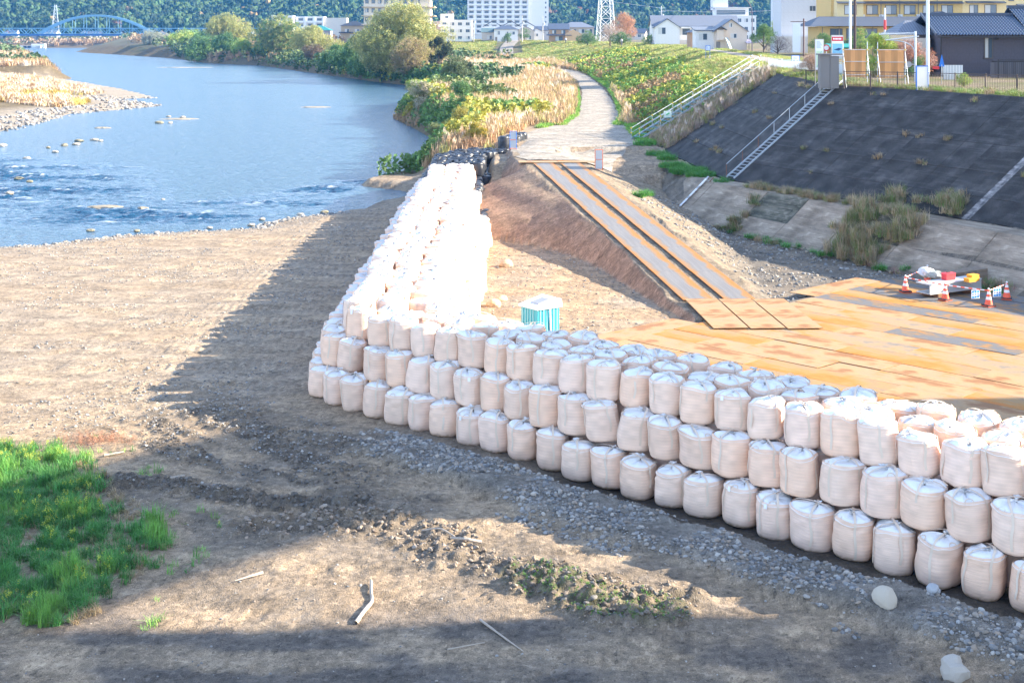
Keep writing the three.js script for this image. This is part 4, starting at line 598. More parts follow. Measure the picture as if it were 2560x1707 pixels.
{ const g = thing('steel_beam', 'grey steel beam lying on timber blocks inside the cones', 'beam', 21.85, 0.36, 69.9, 0.52); const L = 3.6;
  part(g, 'web', box(L, 0.44, 0.05, 0, 0.42, 0.42), M(0.42, 0.44, 0.44, 0.5, 0.2)); part(g, 'top_flange', box(L, 0.04, 0.95, 0, 0.66, 0), M(0.55, 0.58, 0.6, 0.5, 0.2)); part(g, 'bottom_flange', box(L, 0.04, 0.95, 0, 0.2, 0), M(0.5, 0.52, 0.52, 0.5, 0.2)); for (const x of [-1.2, 1.2]) part(g, 'timber_block', box(0.26, 0.18, 1.1, x, 0.09, 0), M(0.2, 0.11, 0.06, 0.9)); }
const woodT = tex(256, (u, v) => { const k = 0.75 + 0.3 * (fbm(u * 2, v * 30, 4, 61) - 0.5); return [0.68 * k, 0.6 * k, 0.52 * k]; }), woodM = new THREE.MeshStandardMaterial({ map: woodT, roughness: 0.9 });
{ const g = thing('timber_stack', 'weathered timber baulks stacked behind the steel beam', 'timber', 23.3, 0.36, 72.4, 0.6); for (let j = 0; j < 2; j++) for (let k = 0; k < 3; k++) part(g, 'baulk', box(3.3 - 0.2 * k, 0.22, 0.24, 0.1 * k, 0.14 + j * 0.23 + 0.25, -0.3 + k * 0.26), woodM); for (const x of [-1.1, 1.1]) part(g, 'bearer', box(0.2, 0.26, 0.9, x, 0.13, 0), woodM); }
{ const g = thing('toolbox', 'red plastic toolbox on the steel beam', 'toolbox', 21.85, 1.05, 70.0, 0.5); part(g, 'body', box(0.62, 0.26, 0.34, 0, 0.13, 0), redM); part(g, 'lid', box(0.64, 0.08, 0.36, 0, 0.3, 0), M(0.7, 0.05, 0.07, 0.5)); part(g, 'handle', box(0.26, 0.04, 0.05, 0, 0.38, 0), darkM); }
for (const [l, x, d, y] of [['stack of orange edge pads at the end of the steel beam', 22.72, 69.35, 1.05], ['taller stack of orange edge pads behind the first stack', 22.95, 69.62, 1.05]]) { const g = thing('edge_pads', l, 'pads', x, y, d, 0.5), n = l[0] === 't' ? 5 : 3; for (let k = 0; k < n; k++) part(g, 'pad', box(0.5, 0.06, 0.36, rr(-0.02, 0.02), 0.035 + k * 0.065, rr(-0.02, 0.02)), M(0.75, 0.36, 0.03, 0.7)); }
function lump(r, seed, fx = 1, fy = 1, fz = 1, det = 2, amp = 0.35, k = 1.6) { const g = new THREE.IcosahedronGeometry(1, det), p = g.attributes.position; for (let i = 0; i < p.count; i++) { const x = p.getX(i), y = p.getY(i), z = p.getZ(i), q = 1 + amp * (vn(x * k + y * 0.7 + 9, z * k + y * 1.3 + 9, seed) - 0.5) * 2; p.setXYZ(i, x * r * fx * q, y * r * fy * q, z * r * fz * q); } g.computeVertexNormals(); return g; }
function lump2(...a) { const g = lump(...a); const n = g.toNonIndexed ? g : g; n.computeVertexNormals(); return n; }
{ const p = part(scene, 'plastic_bag', lump(0.4, 3, 1, 0.65, 0.8, 3, 0.25, 3), M(0.62, 0.64, 0.68, 0.5)); p.position.set(21.1, 1.2, -71.3); tag(p, 'crumpled white plastic bag at the back of the beam', 'bag'); const q = part(scene, 'plastic_bag', lump(0.34, 5, 1.2, 0.6, 0.8, 3, 0.25, 3), M(0.32, 0.33, 0.3, 0.7)); q.position.set(21.35, 1.18, -70.55); tag(q, 'grey bundled sheet on the beam beside the toolbox', 'bundle'); }

// ---------------------------------------------------------------- vegetation
const leafM = new THREE.MeshPhysicalMaterial({ color: C(1, 1, 1), roughness: 0.85, side: THREE.DoubleSide, transmission: 0.25, thickness: 0 });
const drylM = new THREE.MeshStandardMaterial({ color: C(1, 1, 1), roughness: 0.95, side: THREE.DoubleSide });
function spray(n, l, w, seed, flat = 0) {   // loose cluster of leaf-shaped faces about 1 m across
  const r = rng(seed), pos = [];
  for (let k = 0; k < n; k++) {
    const c = new THREE.Vector3(rr(-1, 1, r), rr(-1, 1, r), rr(-1, 1, r)); if (c.length() > 1) { k--; continue; } c.multiplyScalar(0.5);
    const a = new THREE.Vector3(rr(-1, 1, r), rr(-0.8, 0.8, r) * (1 - flat), rr(-1, 1, r)).normalize(), b = new THREE.Vector3(rr(-1, 1, r), rr(-1, 1, r) * (1 - flat), rr(-1, 1, r)).cross(a).normalize(), L = l * rr(0.7, 1.3, r), W = w * rr(0.7, 1.3, r);
    const p = [c.clone().addScaledVector(a, -L / 2), c.clone().addScaledVector(b, W / 2), c.clone().addScaledVector(a, L / 2), c.clone().addScaledVector(b, -W / 2)];
    for (const i of [0, 1, 2, 0, 2, 3]) pos.push(...p[i].toArray());
  }
  const g = new THREE.BufferGeometry(); g.setAttribute('position', new THREE.Float32BufferAttribute(pos, 3)); g.computeVertexNormals(); return g;
}
function tuft(n, spread, lean, w, seed, bend = 0.5) {   // blades of unit height
  const r = rng(seed), pos = [];
  for (let k = 0; k < n; k++) {
    const a = r() * 6.283, b = r() * 6.283, R0 = Math.sqrt(r()) * spread, h = rr(0.55, 1, r), ln = rr(0.1, 1, r) * lean, W = w * rr(0.7, 1.3, r), px = Math.cos(a) * R0, pz = Math.sin(a) * R0, dx = Math.cos(b), dz = Math.sin(b), sx = -dz * W, sz = dx * W;
    const q = (t) => [px + dx * ln * t * t * (1 + bend * t), h * (t - bend * 0.25 * t * t * t * ln * 2), pz + dz * ln * t * t * (1 + bend * t)];
    const P0 = q(0), P1 = q(0.5), P2 = q(1), L = (p, s, f) => [p[0] + sx * s * f, p[1], p[2] + sz * s * f];
    pos.push(...L(P0, -1, 1), ...L(P0, 1, 1), ...L(P1, 1, 0.85), ...L(P0, -1, 1), ...L(P1, 1, 0.85), ...L(P1, -1, 0.85), ...L(P1, -1, 0.85), ...L(P1, 1, 0.85), ...P2);
  }
  const g = new THREE.BufferGeometry(); g.setAttribute('position', new THREE.Float32BufferAttribute(pos, 3)); g.computeVertexNormals(); return g;
}
const mat4 = (x, y, d, sx, sy = sx, turn = R() * 6.28, tiltx = 0, tiltz = 0) => new THREE.Matrix4().compose(V(x, y, d), new THREE.Quaternion().setFromEuler(new THREE.Euler(tiltx, turn, tiltz)), new THREE.Vector3(sx, sy, sx));
const tint = (c, amt = 0.25, r = R) => { const k = 1 + (r() - 0.5) * 2 * amt, q = 1 + (r() - 0.5) * amt * 0.6; return C(c[0] * k * q, c[1] * k, c[2] * k / q); };
const pick = (list, r = R) => list[Math.floor(r() * list.length)];
const stuff = (name, label, cat, geo, m, ms, cs) => { if (ms.length) { const o = instanced(name, geo, m, ms, cs); tag(o, label, cat, null, 'stuff'); } };
const bladeG = tuft(16, 0.3, 0.55, 0.018, 5), bladeG2 = tuft(12, 0.35, 0.8, 0.022, 8), farTuft = tuft(22, 0.5, 0.45, 0.035, 11), reedG = tuft(18, 0.35, 0.4, 0.03, 14, 0.3), plumeG = (() => { const r = rng(4), gs = []; for (let k = 0; k < 5; k++) { const a = r() * 6.28, R0 = rr(0.05, 0.4, r); gs.push(place(new THREE.ConeGeometry(0.035, 0.36, 5), Math.cos(a) * R0, rr(0.85, 1.1, r), Math.sin(a) * R0, rr(-0.4, 0.4, r), 0, rr(-0.4, 0.4, r))); } return merge(gs); })();
const leafSpray = spray(14, 0.42, 0.16, 21), broadSpray = spray(12, 0.34, 0.26, 25, 0.4), fineSpray = spray(26, 0.34, 0.045, 29), willowSpray = spray(18, 0.34, 0.11, 33);

{ // the sedge patch on the near bed
  const poly = [[-22, 47], [-16.7, 45.2], [-15, 45.4], [-13.2, 43.7], [-11.4, 40.8], [-9.7, 38.3], [-8.7, 36], [-9.0, 34.6], [-9.6, 33.4], [-9.3, 31.9], [-10.2, 31.2], [-11.8, 31.6], [-22, 31.4]], edge = [...poly, poly[0]].map(([x, d]) => [x, 0, d]);
  const a = [], ac = [], b = [], bc = [], u = [], uc = [], s = [], sc = [];
  const hubs = []; for (let k = 0; k < 1500; k++) hubs.push([rr(-19.5, -7.8), rr(29.6, 46.6), rr(0.12, 0.34), rr(0.55, 1.5)]);
  for (let k = 0; k < 30000; k++) {
    const hub = pick(hubs), x = hub[0] + (R() + R() - 1) * hub[2], d = hub[1] + (R() + R() - 1) * hub[2], inn = inside(poly, x, d), q = nearest(edge, x, d).q, n = fbm(x * 0.75, d * 0.75, 3, 401);
    const p = inn ? clamp(q * 0.8 + (n - 0.44) * 4) * 0.66 : (q < 1.6 ? 0.05 * sstep(0.5, 0.7, n) : 0); if (R() > p) { if (inn && R() < 0.13) { s.push(mat4(x, ground(x, d), d, rr(0.2, 0.4), rr(0.12, 0.28))); sc.push(tint([0.36, 0.27, 0.15])); } continue; }
    const h = rr(0.22, 0.4) * (0.45 + 0.7 * n) * hub[3] * (inn ? 1 : 0.6);
    (k & 1 ? a : b).push(mat4(x, ground(x, d) - 0.02, d, rr(0.24, 0.4) * (0.6 + 0.5 * hub[3]), h * 1.45, undefined, rr(-0.15, 0.15), rr(-0.15, 0.15))); (k & 1 ? ac : bc).push(tint(n > 0.58 ? hub[3] > 1.05 ? [0.16, 0.37, 0.06] : [0.22, 0.4, 0.09] : [0.075, 0.26, 0.05], 0.4));
    if (R() < 0.22 * sstep(0.4, 0.6, vn(x * 0.5, d * 0.5, 7))) { u.push(mat4(x, ground(x, d) + h * 1.05, d, rr(0.08, 0.16))); uc.push(tint([0.45, 0.5, 0.06])); }
  }
  stuff('grass', 'lush green sedge growing on the mud of the near bed', 'grass', bladeG, leafM, a, ac); stuff('grass', 'broader green sedge blades mixed through the same patch', 'grass', bladeG2, leafM, b, bc); stuff('grass', 'yellow-green flower heads above the sedge', 'grass', leafSpray, leafM, u, uc); stuff('grass', 'dry straw lying between the sedge tufts', 'grass', bladeG2, drylM, s, sc);
  const m = [], mc = []; for (let k = 0; k < 260; k++) { const x = -13.6 + (R() + R() - 1) * 1.5, d = 45.9 + (R() + R() - 1) * 0.9; m.push(mat4(x, ground(x, d) + rr(0.03, 0.16), d, rr(0.1, 0.24))); mc.push(tint([0.36, 0.19, 0.12])); }
  stuff('weeds', 'reddish dry weeds at the top edge of the sedge patch', 'weeds', fineSpray, drylM, m, mc);
}
// stones
const stoneG = [lump(1, 71, 1, 0.62, 0.8, 1, 0.22), lump(1, 72, 1, 0.5, 0.9, 1, 0.3), lump(1, 73, 0.8, 0.7, 1, 1, 0.25)], stoneM = new THREE.MeshStandardMaterial({ color: C(1, 1, 1), roughness: 0.9 });
{
  const ms = [[], [], []], cs = [[], [], []], cols = [[0.25, 0.24, 0.23], [0.2, 0.195, 0.19], [0.3, 0.285, 0.265], [0.28, 0.235, 0.19], [0.36, 0.335, 0.3], [0.14, 0.14, 0.14]];
  const add = (x, d, s, y0 = 0) => { const i = Math.floor(R() * 3); ms[i].push(mat4(x, ground(x, d) + s * 0.2 + y0, d, s, s * rr(0.7, 1.1), undefined, rr(-0.4, 0.4), rr(-0.4, 0.4))); cs[i].push(tint(pick(cols), 0.2)); };
  for (let k = 0; k < 21000; k++) { const e = rr(2.5, 26), w = rr(-4.4, -1.25), [x, d] = onWall(e, w); if (d < 25 || fbm(x * 0.8, d * 0.8, 3, 77) + (w > -3.6 ? 0.12 : -0.1) < 0.5) continue; add(x, d, 0.008 + 0.08 * Math.pow(R(), 6)); }
  for (let k = 0; k < 5000; k++) { const e = rr(-9, 5), w = rr(-9, -1.5), [x, d] = onWall(e, w); if (d < 28 || fbm(e * 0.35, w * 1.7, 3, 12) < 0.5) continue; add(x, d, 0.014 + 0.05 * Math.pow(R(), 4)); }
  for (let k = 0; k < 24000; k++) { const x = rr(-34, -8.5), d = rr(46, 108), o = land(x, d); if (o.zone !== 'bed' || o.rd < -0.4 || (o.rd > 5 && fbm(x * 0.25, d * 0.5, 3, 19) < 0.5)) continue; add(x, d, (o.rd < 1.6 ? 0.04 + 0.16 * Math.pow(R(), 4) : 0.02 + 0.05 * Math.pow(R(), 4))); }
  for (let k = 0; k < 9000; k++) { const x = rr(-1.6, 9), d = rr(52, 104), o = land(x, d); if (o.zone !== 'bed' || wallW(x, d) < 4.6 || R() < 0.5) continue; add(x, d, 0.02 + 0.06 * Math.pow(R(), 5)); }
  for (let k = 0; k < 7000; k++) { const x = rr(8, 27), d = rr(66, 102), o = land(x, d); if (!(o.zone === 'bed' || o.zone === 'rampside') || x < rampLeft(d) + 5) continue; add(x, d, 0.03 + 0.1 * Math.pow(R(), 4)); }
  for (let k = 0; k < 900; k++) { const x = rr(-14, 9), d = rr(26, 46); if (wallW(x, d) > -0.8) continue; add(x, d, 0.012 + 0.03 * Math.pow(R(), 3)); }
  for (let k = 0; k < 2600; k++) { const x = rr(-105, -66), d = rr(190, 300), o = land(x, d); if (o.rd < -0.5 || o.rd > 9) continue; add(x, d, rr(0.1, 0.45)); }
  ms.forEach((m, i) => stuff('gravel', ['grey rounded pebbles strewn over the river bed', 'flat grey and tan pebbles strewn over the river bed', 'small angular stones strewn over the river bed'][i], 'gravel', stoneG[i], stoneM, m, cs[i]));
  // single rocks
  const rock = (label, x, d, s, c, y, f = 0.6) => { const p = part(scene, 'rock', lump(s, Math.floor(x * 31 + d * 7), 1, f, 0.8, 2, 0.25), M(...c, 0.9)); p.position.set(x, y ?? ground(x, d) + s * 0.25, -d); p.rotation.y = R() * 6; tag(p, label, 'rock', 'loose rocks of the river'); };
  rock('pale angular rock on the gravel below the near bag wall', 8.6, 32.3, 0.3, [0.46, 0.4, 0.32], undefined, 0.9); rock('large whitish rock at the bottom right corner', 9.2, 29.2, 0.36, [0.4, 0.36, 0.31], undefined, 0.75); rock('round grey cobble above the pale angular rock', 9.9, 32.9, 0.2, [0.36, 0.37, 0.38]); rock('tan boulder at the foot of the ramp slope', -0.3, 80.5, 0.5, [0.44, 0.33, 0.22]); rock('tan boulder beside the long wall', -0.9, 68.3, 0.42, [0.5, 0.38, 0.25]); rock('smaller tan boulder beside the long wall', -0.5, 69.8, 0.34, [0.5, 0.38, 0.25]);
  const inRiver = [[-55.6, 179.7, 1.1], [-54.2, 181.5, 1.0], [-53.0, 180.2, 0.7], [-55.4, 173, 1.0], [-54.4, 174.5, 0.9], [-53.4, 163.4, 0.8], [-47, 133.4, 0.9], [-43.6, 121.4, 0.8], [-53.8, 155, 0.8], [-56.2, 169.5, 0.7], [-62.9, 172.8, 1.0], [-29.2, 117, 0.35], [-29.7, 98.6, 0.5], [-18.7, 104.6, 0.55], [-18.9, 101.4, 0.55], [-54.4, 215.8, 1.3], [-52.8, 216, 0.8], [-54.1, 230, 0.9], [-26.4, 98.4, 0.5], [-24.8, 97.6, 0.4], [-16.2, 107.2, 0.55], [-14.6, 108.7, 0.6], [-21.6, 99.9, 0.45], [-57, 232, 0.8], [-45.2, 131, 0.6]];
  inRiver.forEach(([x, d, s], i) => rock(`river rock standing out of the water, ${ord(i)} in the scatter along the shallows`, x, d, s * 0.55, i % 3 ? [0.36, 0.32, 0.26] : [0.22, 0.2, 0.14], -0.56 + s * 0.06, 0.36));
  for (const [x, d, w, l] of [[-32.6, 112.2, 2.6, 0.6], [-29.4, 111.2, 0.9, 0.3], [-53.8, 226, 5.5, 1.4], [-37, 262, 5, 1.2], [-60, 205, 2.4, 0.7], [-130, 560, 22, 4]]) { const p = part(scene, 'gravel_bar', lump(1, Math.floor(w * 9), w / 2, 0.16, l, 3, 0.3, 3), M(0.28, 0.24, 0.18, 0.95)); p.position.set(x, -0.6, -d); tag(p, `low bank of stones breaking the river surface, ${d > 300 ? 'the farthest' : w > 5.2 ? 'the long one below the bend' : w > 4 ? 'the one past the tongue' : w > 2.5 ? 'the tan one in the riffle' : w > 2 ? 'the one by the scattered rocks' : 'the small one in the riffle'}`, 'gravel bar'); }
}
{ // clods of dug mud
  const ms = [], cs = [], g = lump(1, 91, 1, 0.75, 0.9, 1, 0.4, 2.4);
  const put = (x, d, s, c) => { ms.push(mat4(x, ground(x, d) + s * 0.15, d, s, s * rr(0.6, 1), undefined, rr(-0.6, 0.6), rr(-0.6, 0.6))); cs.push(tint(c, 0.3)); };
  for (let k = 0; k < 26000 && ms.length < 4200; k++) { const x = rr(-12.5, 5.5), d = rr(30.5, 48), o = land(x, d); if (o.zone !== 'bed' || wallW(x, d) > -1.6) continue; const w = Math.max(o.clod, o.rut || 0, 0.8 * (o.churn || 0)); if (R() > w * 0.8 + 0.012) continue; put(x, d, 0.012 + 0.05 * Math.pow(R(), 2.6) * (0.4 + w), o.rut > 0.3 || o.churn > 0.4 || o.hill > 0.4 ? [0.14, 0.12, 0.1] : [0.26, 0.21, 0.165]); }
  stuff('mud_clods', 'lumps of dug dark and dry mud on the river bed', 'mud', g, stoneM, ms, cs);
  const m2 = [], c2 = []; for (let k = 0; k < 1500; k++) { const x = rr(0, 4), d = rr(31.6, 35.2), o = land(x, d); if ((o.hill || 0) < 0.35 || R() < 0.5) continue; m2.push(mat4(x, o.y + rr(0, 0.03), d, rr(0.05, 0.13))); c2.push(tint([0.1, 0.24, 0.03])); } stuff('moss', 'fresh green seedlings on the heap of dark clods', 'moss', leafSpray, leafM, m2, c2);
}
// driftwood
{
  const woodC = M(0.4, 0.34, 0.28, 0.95);
  const drift = (label, pts, r0, r1) => { const c = new THREE.CatmullRomCurve3(pts.map(([x, y, d]) => V(x, ground(x, d) + y, d))), g = new THREE.TubeGeometry(c, 24, r0, 7), p = g.attributes.position; for (let i = 0; i < p.count; i++) { const k = Math.floor(i / 8) / 24, q = c.getPointAt(clamp(k)), f = lerp(1, r1 / r0, k) * (0.85 + 0.3 * vn(i * 0.7, 3, 6)); p.setXYZ(i, q.x + (p.getX(i) - q.x) * f, q.y + (p.getY(i) - q.y) * f, q.z + (p.getZ(i) - q.z) * f); } g.computeVertexNormals(); const m = part(scene, 'driftwood', g, woodC); tag(m, label, 'driftwood'); };
  drift('bleached bent driftwood branch on the sunlit mud', [[-3.42, 0.08, 33.95], [-3.36, 0.06, 33.4], [-3.3, 0.05, 32.9], [-3.42, 0.05, 32.3], [-3.55, 0.04, 31.75]], 0.035, 0.055); drift('thin driftwood stick in the shade of the foreground', [[-0.72, 0.06, 31.7], [-0.45, 0.05, 31.3], [-0.1, 0.04, 30.7], [0.25, 0.03, 30.15]], 0.03, 0.012); drift('short pale driftwood piece left of the bent branch', [[-6.75, 0.04, 34.05], [-6.4, 0.06, 34.3], [-6.15, 0.07, 34.5]], 0.012, 0.045); drift('small driftwood stub in the dark mud near the sedge', [[-10.2, 0.04, 41.7], [-9.85, 0.06, 42]], 0.05, 0.05); drift('dark twig lying in the foreground shade', [[-1.4, 0.03, 30.3], [-0.95, 0.03, 30.4], [-0.6, 0.03, 30.55]], 0.018, 0.01); drift('pale stick at the edge of the red weeds', [[-12.9, 0.04, 44.2], [-12.35, 0.05, 44.5]], 0.045, 0.035);
  drift('weathered branch caught in the clods', [[-1.6, 0.16, 36.6], [-1.2, 0.2, 36.4], [-0.8, 0.14, 36.5]], 0.03, 0.05); drift('slim twig on the clod ridge', [[-2.4, 0.14, 37.3], [-1.9, 0.2, 37.1], [-1.5, 0.12, 36.9]], 0.02, 0.03);
}
// banks and levee cover
{
  const g1 = [], c1 = [], g2 = [], c2 = [], k1 = [], kc = [], r1 = [], rc = [], p1 = [], pc = [], r2 = [], rc2 = [];
  for (let k = 0; k < 90000; k++) {
    const d = 122 + 540 * Math.pow(R(), 1.6), x = rr(-75, 52), o = land(x, d); if (o.zone !== 'slope' && !(o.zone === 'town' && o.c.q < 9)) continue; if (d < 128 && o.zone === 'slope') continue;
    if (o.zone === 'town' && ((x > 26.6 && x < 49 && Math.abs(o.c.q - 4.2) < 2.3 && d < 400))) continue;
    if (x > -7.5 && x < 4.5 && d > 545) continue;
    const n = fbm(x * 0.09, d * 0.06, 4, 71) + rr(-0.07, 0.07), sc = 0.42 + d / 420, t = o.zone === 'slope' ? o.t : 1;
    if (t < 0.62 + 0.5 * (n - 0.5) && d < 420 && d > 130) { k1.push(mat4(x, o.y + 0.05 + d * 0.001 + rr(0, 0.35), d, rr(0.4, 1.6) * sc)); kc.push(tint(R() < 0.3 + (n - 0.5) * 2 ? [0.36, 0.38, 0.06] : n < 0.4 ? [0.3, 0.21, 0.1] : [0.14, 0.27, 0.05], 0.4)); }
    else { g1.push(mat4(x, o.y - 0.05, d, rr(0.8, 1.3) * sc, rr(0.35, 0.75) * (0.6 + 0.4 * sc))); c1.push(tint(pick([[0.42, 0.42, 0.1], [0.34, 0.4, 0.08], [0.48, 0.4, 0.16], [0.24, 0.35, 0.07]]), 0.25)); }
  }
  for (let k = 0; k < 52000; k++) {   // the reed mound between river and track
    const d = 121 + 330 * Math.pow(R(), 1.5), x = rr(-75, 18), o = land(x, d); if (o.zone === 'slope' || o.zone === 'town' || o.rd < 0.5 || d < 124 || o.nb < 0.6 || x < -d * 0.2) continue;
    const roadR = nearest([[5.2, 0, 122], [7.5, 0, 144], [10.5, 0, 168], [12.7, 0, 209], [14.4, 0, 250], [15.3, 0, 300], [14.5, 0, 345], [8, 0, 405]], x, d); if (roadR.q < (d < 150 ? 6.5 : 3.2)) continue;
    if (d < 142 && x > -4.5 + (d - 124) * 0.3) continue;
    const n = fbm(x * 0.06, d * 0.03, 3, 81), nb = vn(x * 0.2, d * 0.1, 83), sc = 0.75 + d / 520;
    if (o.rd < 3 + 4 * nb || n < 0.28) { k1.push(mat4(x, o.y + rr(0.2, 1.2), d, rr(0.9, 1.7) * sc)); kc.push(tint(nb > 0.58 ? [0.4, 0.38, 0.06] : [0.13, 0.24, 0.06], 0.4)); }
    else { r1.push(mat4(x, o.y - 0.1, d, rr(0.9, 1.4) * sc, rr(0.9, 1.6) * sc)); rc.push(tint(pick([[0.56, 0.38, 0.22], [0.48, 0.31, 0.18], [0.52, 0.4, 0.26], [0.38, 0.35, 0.13]]), 0.25)); if (R() < 0.13 * sstep(0.45, 0.62, nb)) { p1.push(mat4(x, o.y - 0.1, d, rr(0.7, 1.0) * sc, rr(1.0, 1.5) * sc)); pc.push(tint([0.66, 0.55, 0.44], 0.15)); } }
  }
  for (let k = 0; k < 34000; k++) {   // far bar on the left
    const d = 205 + 640 * Math.pow(R(), 1.5), x = rr(-330, -76), o = land(x, d); if (o.rd < 11 + 8 * (vn(x * 0.08, d * 0.08, 5) - 0.5) || x > -60 || d < 255 - (x + 90) * 0.4 || inside(RIVER, x, d) || x > -d * 0.27 - 4) continue;
    const sc = 1 + d / 330, nb = vn(x * 0.08, d * 0.06, 86); r2.push(mat4(x, o.y - 0.1, d, rr(1.0, 1.8) * sc, rr(0.5, 0.95) * sc)); rc2.push(tint(d < 300 && nb > 0.4 ? [0.55, 0.42, 0.12] : pick([[0.5, 0.34, 0.2], [0.62, 0.5, 0.36], [0.46, 0.3, 0.16], [0.7, 0.6, 0.48]]), 0.25)); if (R() < 0.03 * sstep(0.4, 0.6, nb)) { p1.push(mat4(x, o.y, d, rr(0.7, 1.0) * sc, rr(0.6, 1.0) * sc)); pc.push(tint([0.66, 0.55, 0.44], 0.15)); }
  }
  for (let k = 0; k < 16000; k++) {   // low growth on the far right bank and under the bridge
    const d = 430 + 900 * Math.pow(R(), 1.3), x = rr(-420, 0), o = land(x, d); if (o.zone === 'slope' || o.zone === 'town' || o.rd < 1 || inside(RIVER, x, d)) continue; if (x < -d * 0.42) continue;
    const sc = 1 + d / 300; const nb = vn(x * 0.03, d * 0.03, 88); if (nb > 0.5) { r1.push(mat4(x, o.y - 0.2, d, rr(0.9, 1.5) * sc, rr(0.8, 1.3) * sc)); rc.push(tint([0.4, 0.28, 0.16], 0.3)); } else { k1.push(mat4(x, o.y + rr(0, 1), d, rr(0.9, 1.6) * sc)); kc.push(tint([0.07, 0.13, 0.04], 0.35)); }
  }
  for (let k = 0; k < 26000; k++) {   // growth right down to the water on the far bank
    const d = 205 + 800 * Math.pow(R(), 1.4), x = rr(-0.3, 0.02) * d, o = land(x, d); if (o.rd < 0.1 || o.rd > 15 || o.zone !== 'bed' || x < -d * 0.305 || (d < 420 && x < -60)) continue;
    const sc = 0.8 + d / 420, nb = vn(x * 0.05, d * 0.03, 90); if (nb > 0.66) { r1.push(mat4(x, o.y - 0.2, d, rr(0.9, 1.5) * sc, rr(0.8, 1.3) * sc)); rc.push(tint([0.4, 0.27, 0.16], 0.3)); } else { k1.push(mat4(x, o.y + rr(0, 1.4), d, rr(0.9, 1.7) * sc)); kc.push(tint(nb > 0.5 ? [0.13, 0.18, 0.05] : [0.05, 0.11, 0.035], 0.35)); }
  }
  for (let k = 0; k < 9000; k++) { const d = rr(680, 1420), x = -d * rr(0.1, 0.42), o = land(x, d); if (o.rd < 0.3 || o.zone === 'town') continue; const s = 1.4 + d / 420, nb = vn(x * 0.02, d * 0.02, 92); k1.push(mat4(x, o.y + rr(0, 1.6), d, rr(0.9, 1.7) * s)); kc.push(tint(nb > 0.55 ? [0.36, 0.26, 0.16] : [0.1, 0.16, 0.06], 0.35)); }
  for (let k = 0; k < 1600; k++) { const d = rr(1392, 1410), x = rr(-620, -180); k1.push(mat4(x, 3.4 + rr(0, 5.2), d, rr(3, 6))); kc.push(tint([0.14, 0.17, 0.08], 0.4)); }
  for (let k = 0; k < 5200; k++) {   // bright verge along the track, and dry weeds beside the scaffold stair
    const d = rr(126, 330), o = nearest([[5.2, 0, 122], [7.5, 0, 144], [10.5, 0, 168], [12.7, 0, 209], [14.4, 0, 250], [15.3, 0, 300], [14.5, 0, 345]], 0, d), s = R() < 0.55 ? 1 : -1, cx = d < 144 ? lerp(5.2, 7.5, (d - 122) / 22) : d < 168 ? lerp(7.5, 10.5, (d - 144) / 24) : d < 209 ? lerp(10.5, 12.7, (d - 168) / 41) : d < 250 ? lerp(12.7, 14.4, (d - 209) / 41) : lerp(14.4, 15.3, (d - 250) / 80), hw = d < 150 ? lerp(6, 4, (d - 126) / 24) : 2.7; if (d < 146 && s < 0) continue;
    const x = cx + s * (hw + rr(0, 1.1)), g = land(x, d); if (g.zone === 'slope' && g.t > 0.3) continue; g1.push(mat4(x, g.y - 0.03, d, rr(0.5, 0.9), rr(0.3, 0.6))); c1.push(tint(pick([[0.16, 0.42, 0.04], [0.22, 0.45, 0.06], [0.3, 0.42, 0.08]]), 0.2));
  }
  for (let k = 0; k < 2600; k++) { const t = rr(-35, -19.5), f = clamp((-t - 19) / 16), s = rr(0.02, 0.95), b0 = baseAt(Math.max(-26, t)), c0 = crestAt(Math.max(-26, t)), ex = t < -26 ? (-26 - t) * 1.05 : 0, x = lerp(b0[0], c0[0], s) + ex * 0.12, d = lerp(b0[2], c0[2], s) + ex; const y = land(x, d).y; r1.push(mat4(x, y, d, rr(0.6, 1.0), rr(0.6, 1.1))); rc.push(tint(pick([[0.5, 0.36, 0.25], [0.42, 0.3, 0.22], [0.3, 0.3, 0.12]]), 0.25)); if (R() < 0.05) { p1.push(mat4(x, y, d, 0.6, rr(0.8, 1.2))); pc.push(tint([0.62, 0.52, 0.45], 0.15)); } }
  // clumps on the ledge, the slope joints and the crest beside the fence
  const clump = (x, y, d, R0, n, h, cols, arr = g2, ac = c2) => { for (let k = 0; k < n; k++) { const a = R() * 6.28, q = Math.sqrt(R()) * R0; arr.push(mat4(x + Math.cos(a) * q, y + rr(-0.05, 0.1), d + Math.sin(a) * q, rr(0.4, 0.8), rr(0.5, 1) * h, undefined, rr(-0.2, 0.2), rr(-0.2, 0.2))); ac.push(tint(pick(cols), 0.25)); } };
  const straw = [[0.42, 0.32, 0.19], [0.36, 0.26, 0.14], [0.22, 0.24, 0.08]], green = [[0.07, 0.26, 0.03], [0.1, 0.3, 0.04]];
  for (let t = 5; t < 21; t += 0.35) { const p = upper(t, 0); clump(p[0] - 0.905 * rr(0.3, 1.7), 2.6, p[2] - 0.43, 0.4, 10, rr(0.4, 0.8), straw); }
  for (let k = 0; k < 44; k++) { const t = 20.5 + rr(-3, 3.2), s = rr(-0.05, 1.3), p = s > 1 ? upper(t, (s - 1) * 0.3) : lower(t, s); clump(p[0], p[1] + 0.1, p[2], 0.7, 26, rr(0.7, 1.5), [...straw, [0.5, 0.4, 0.26], [0.18, 0.25, 0.07]]); }
  for (let k = 0; k < 12; k++) { const t = rr(7.2, 8.8), p = lower(t, rr(0, 1)); clump(p[0], p[1] + 0.1, p[2], 0.4, 14, rr(0.4, 0.8), [[0.14, 0.2, 0.05], ...straw]); }
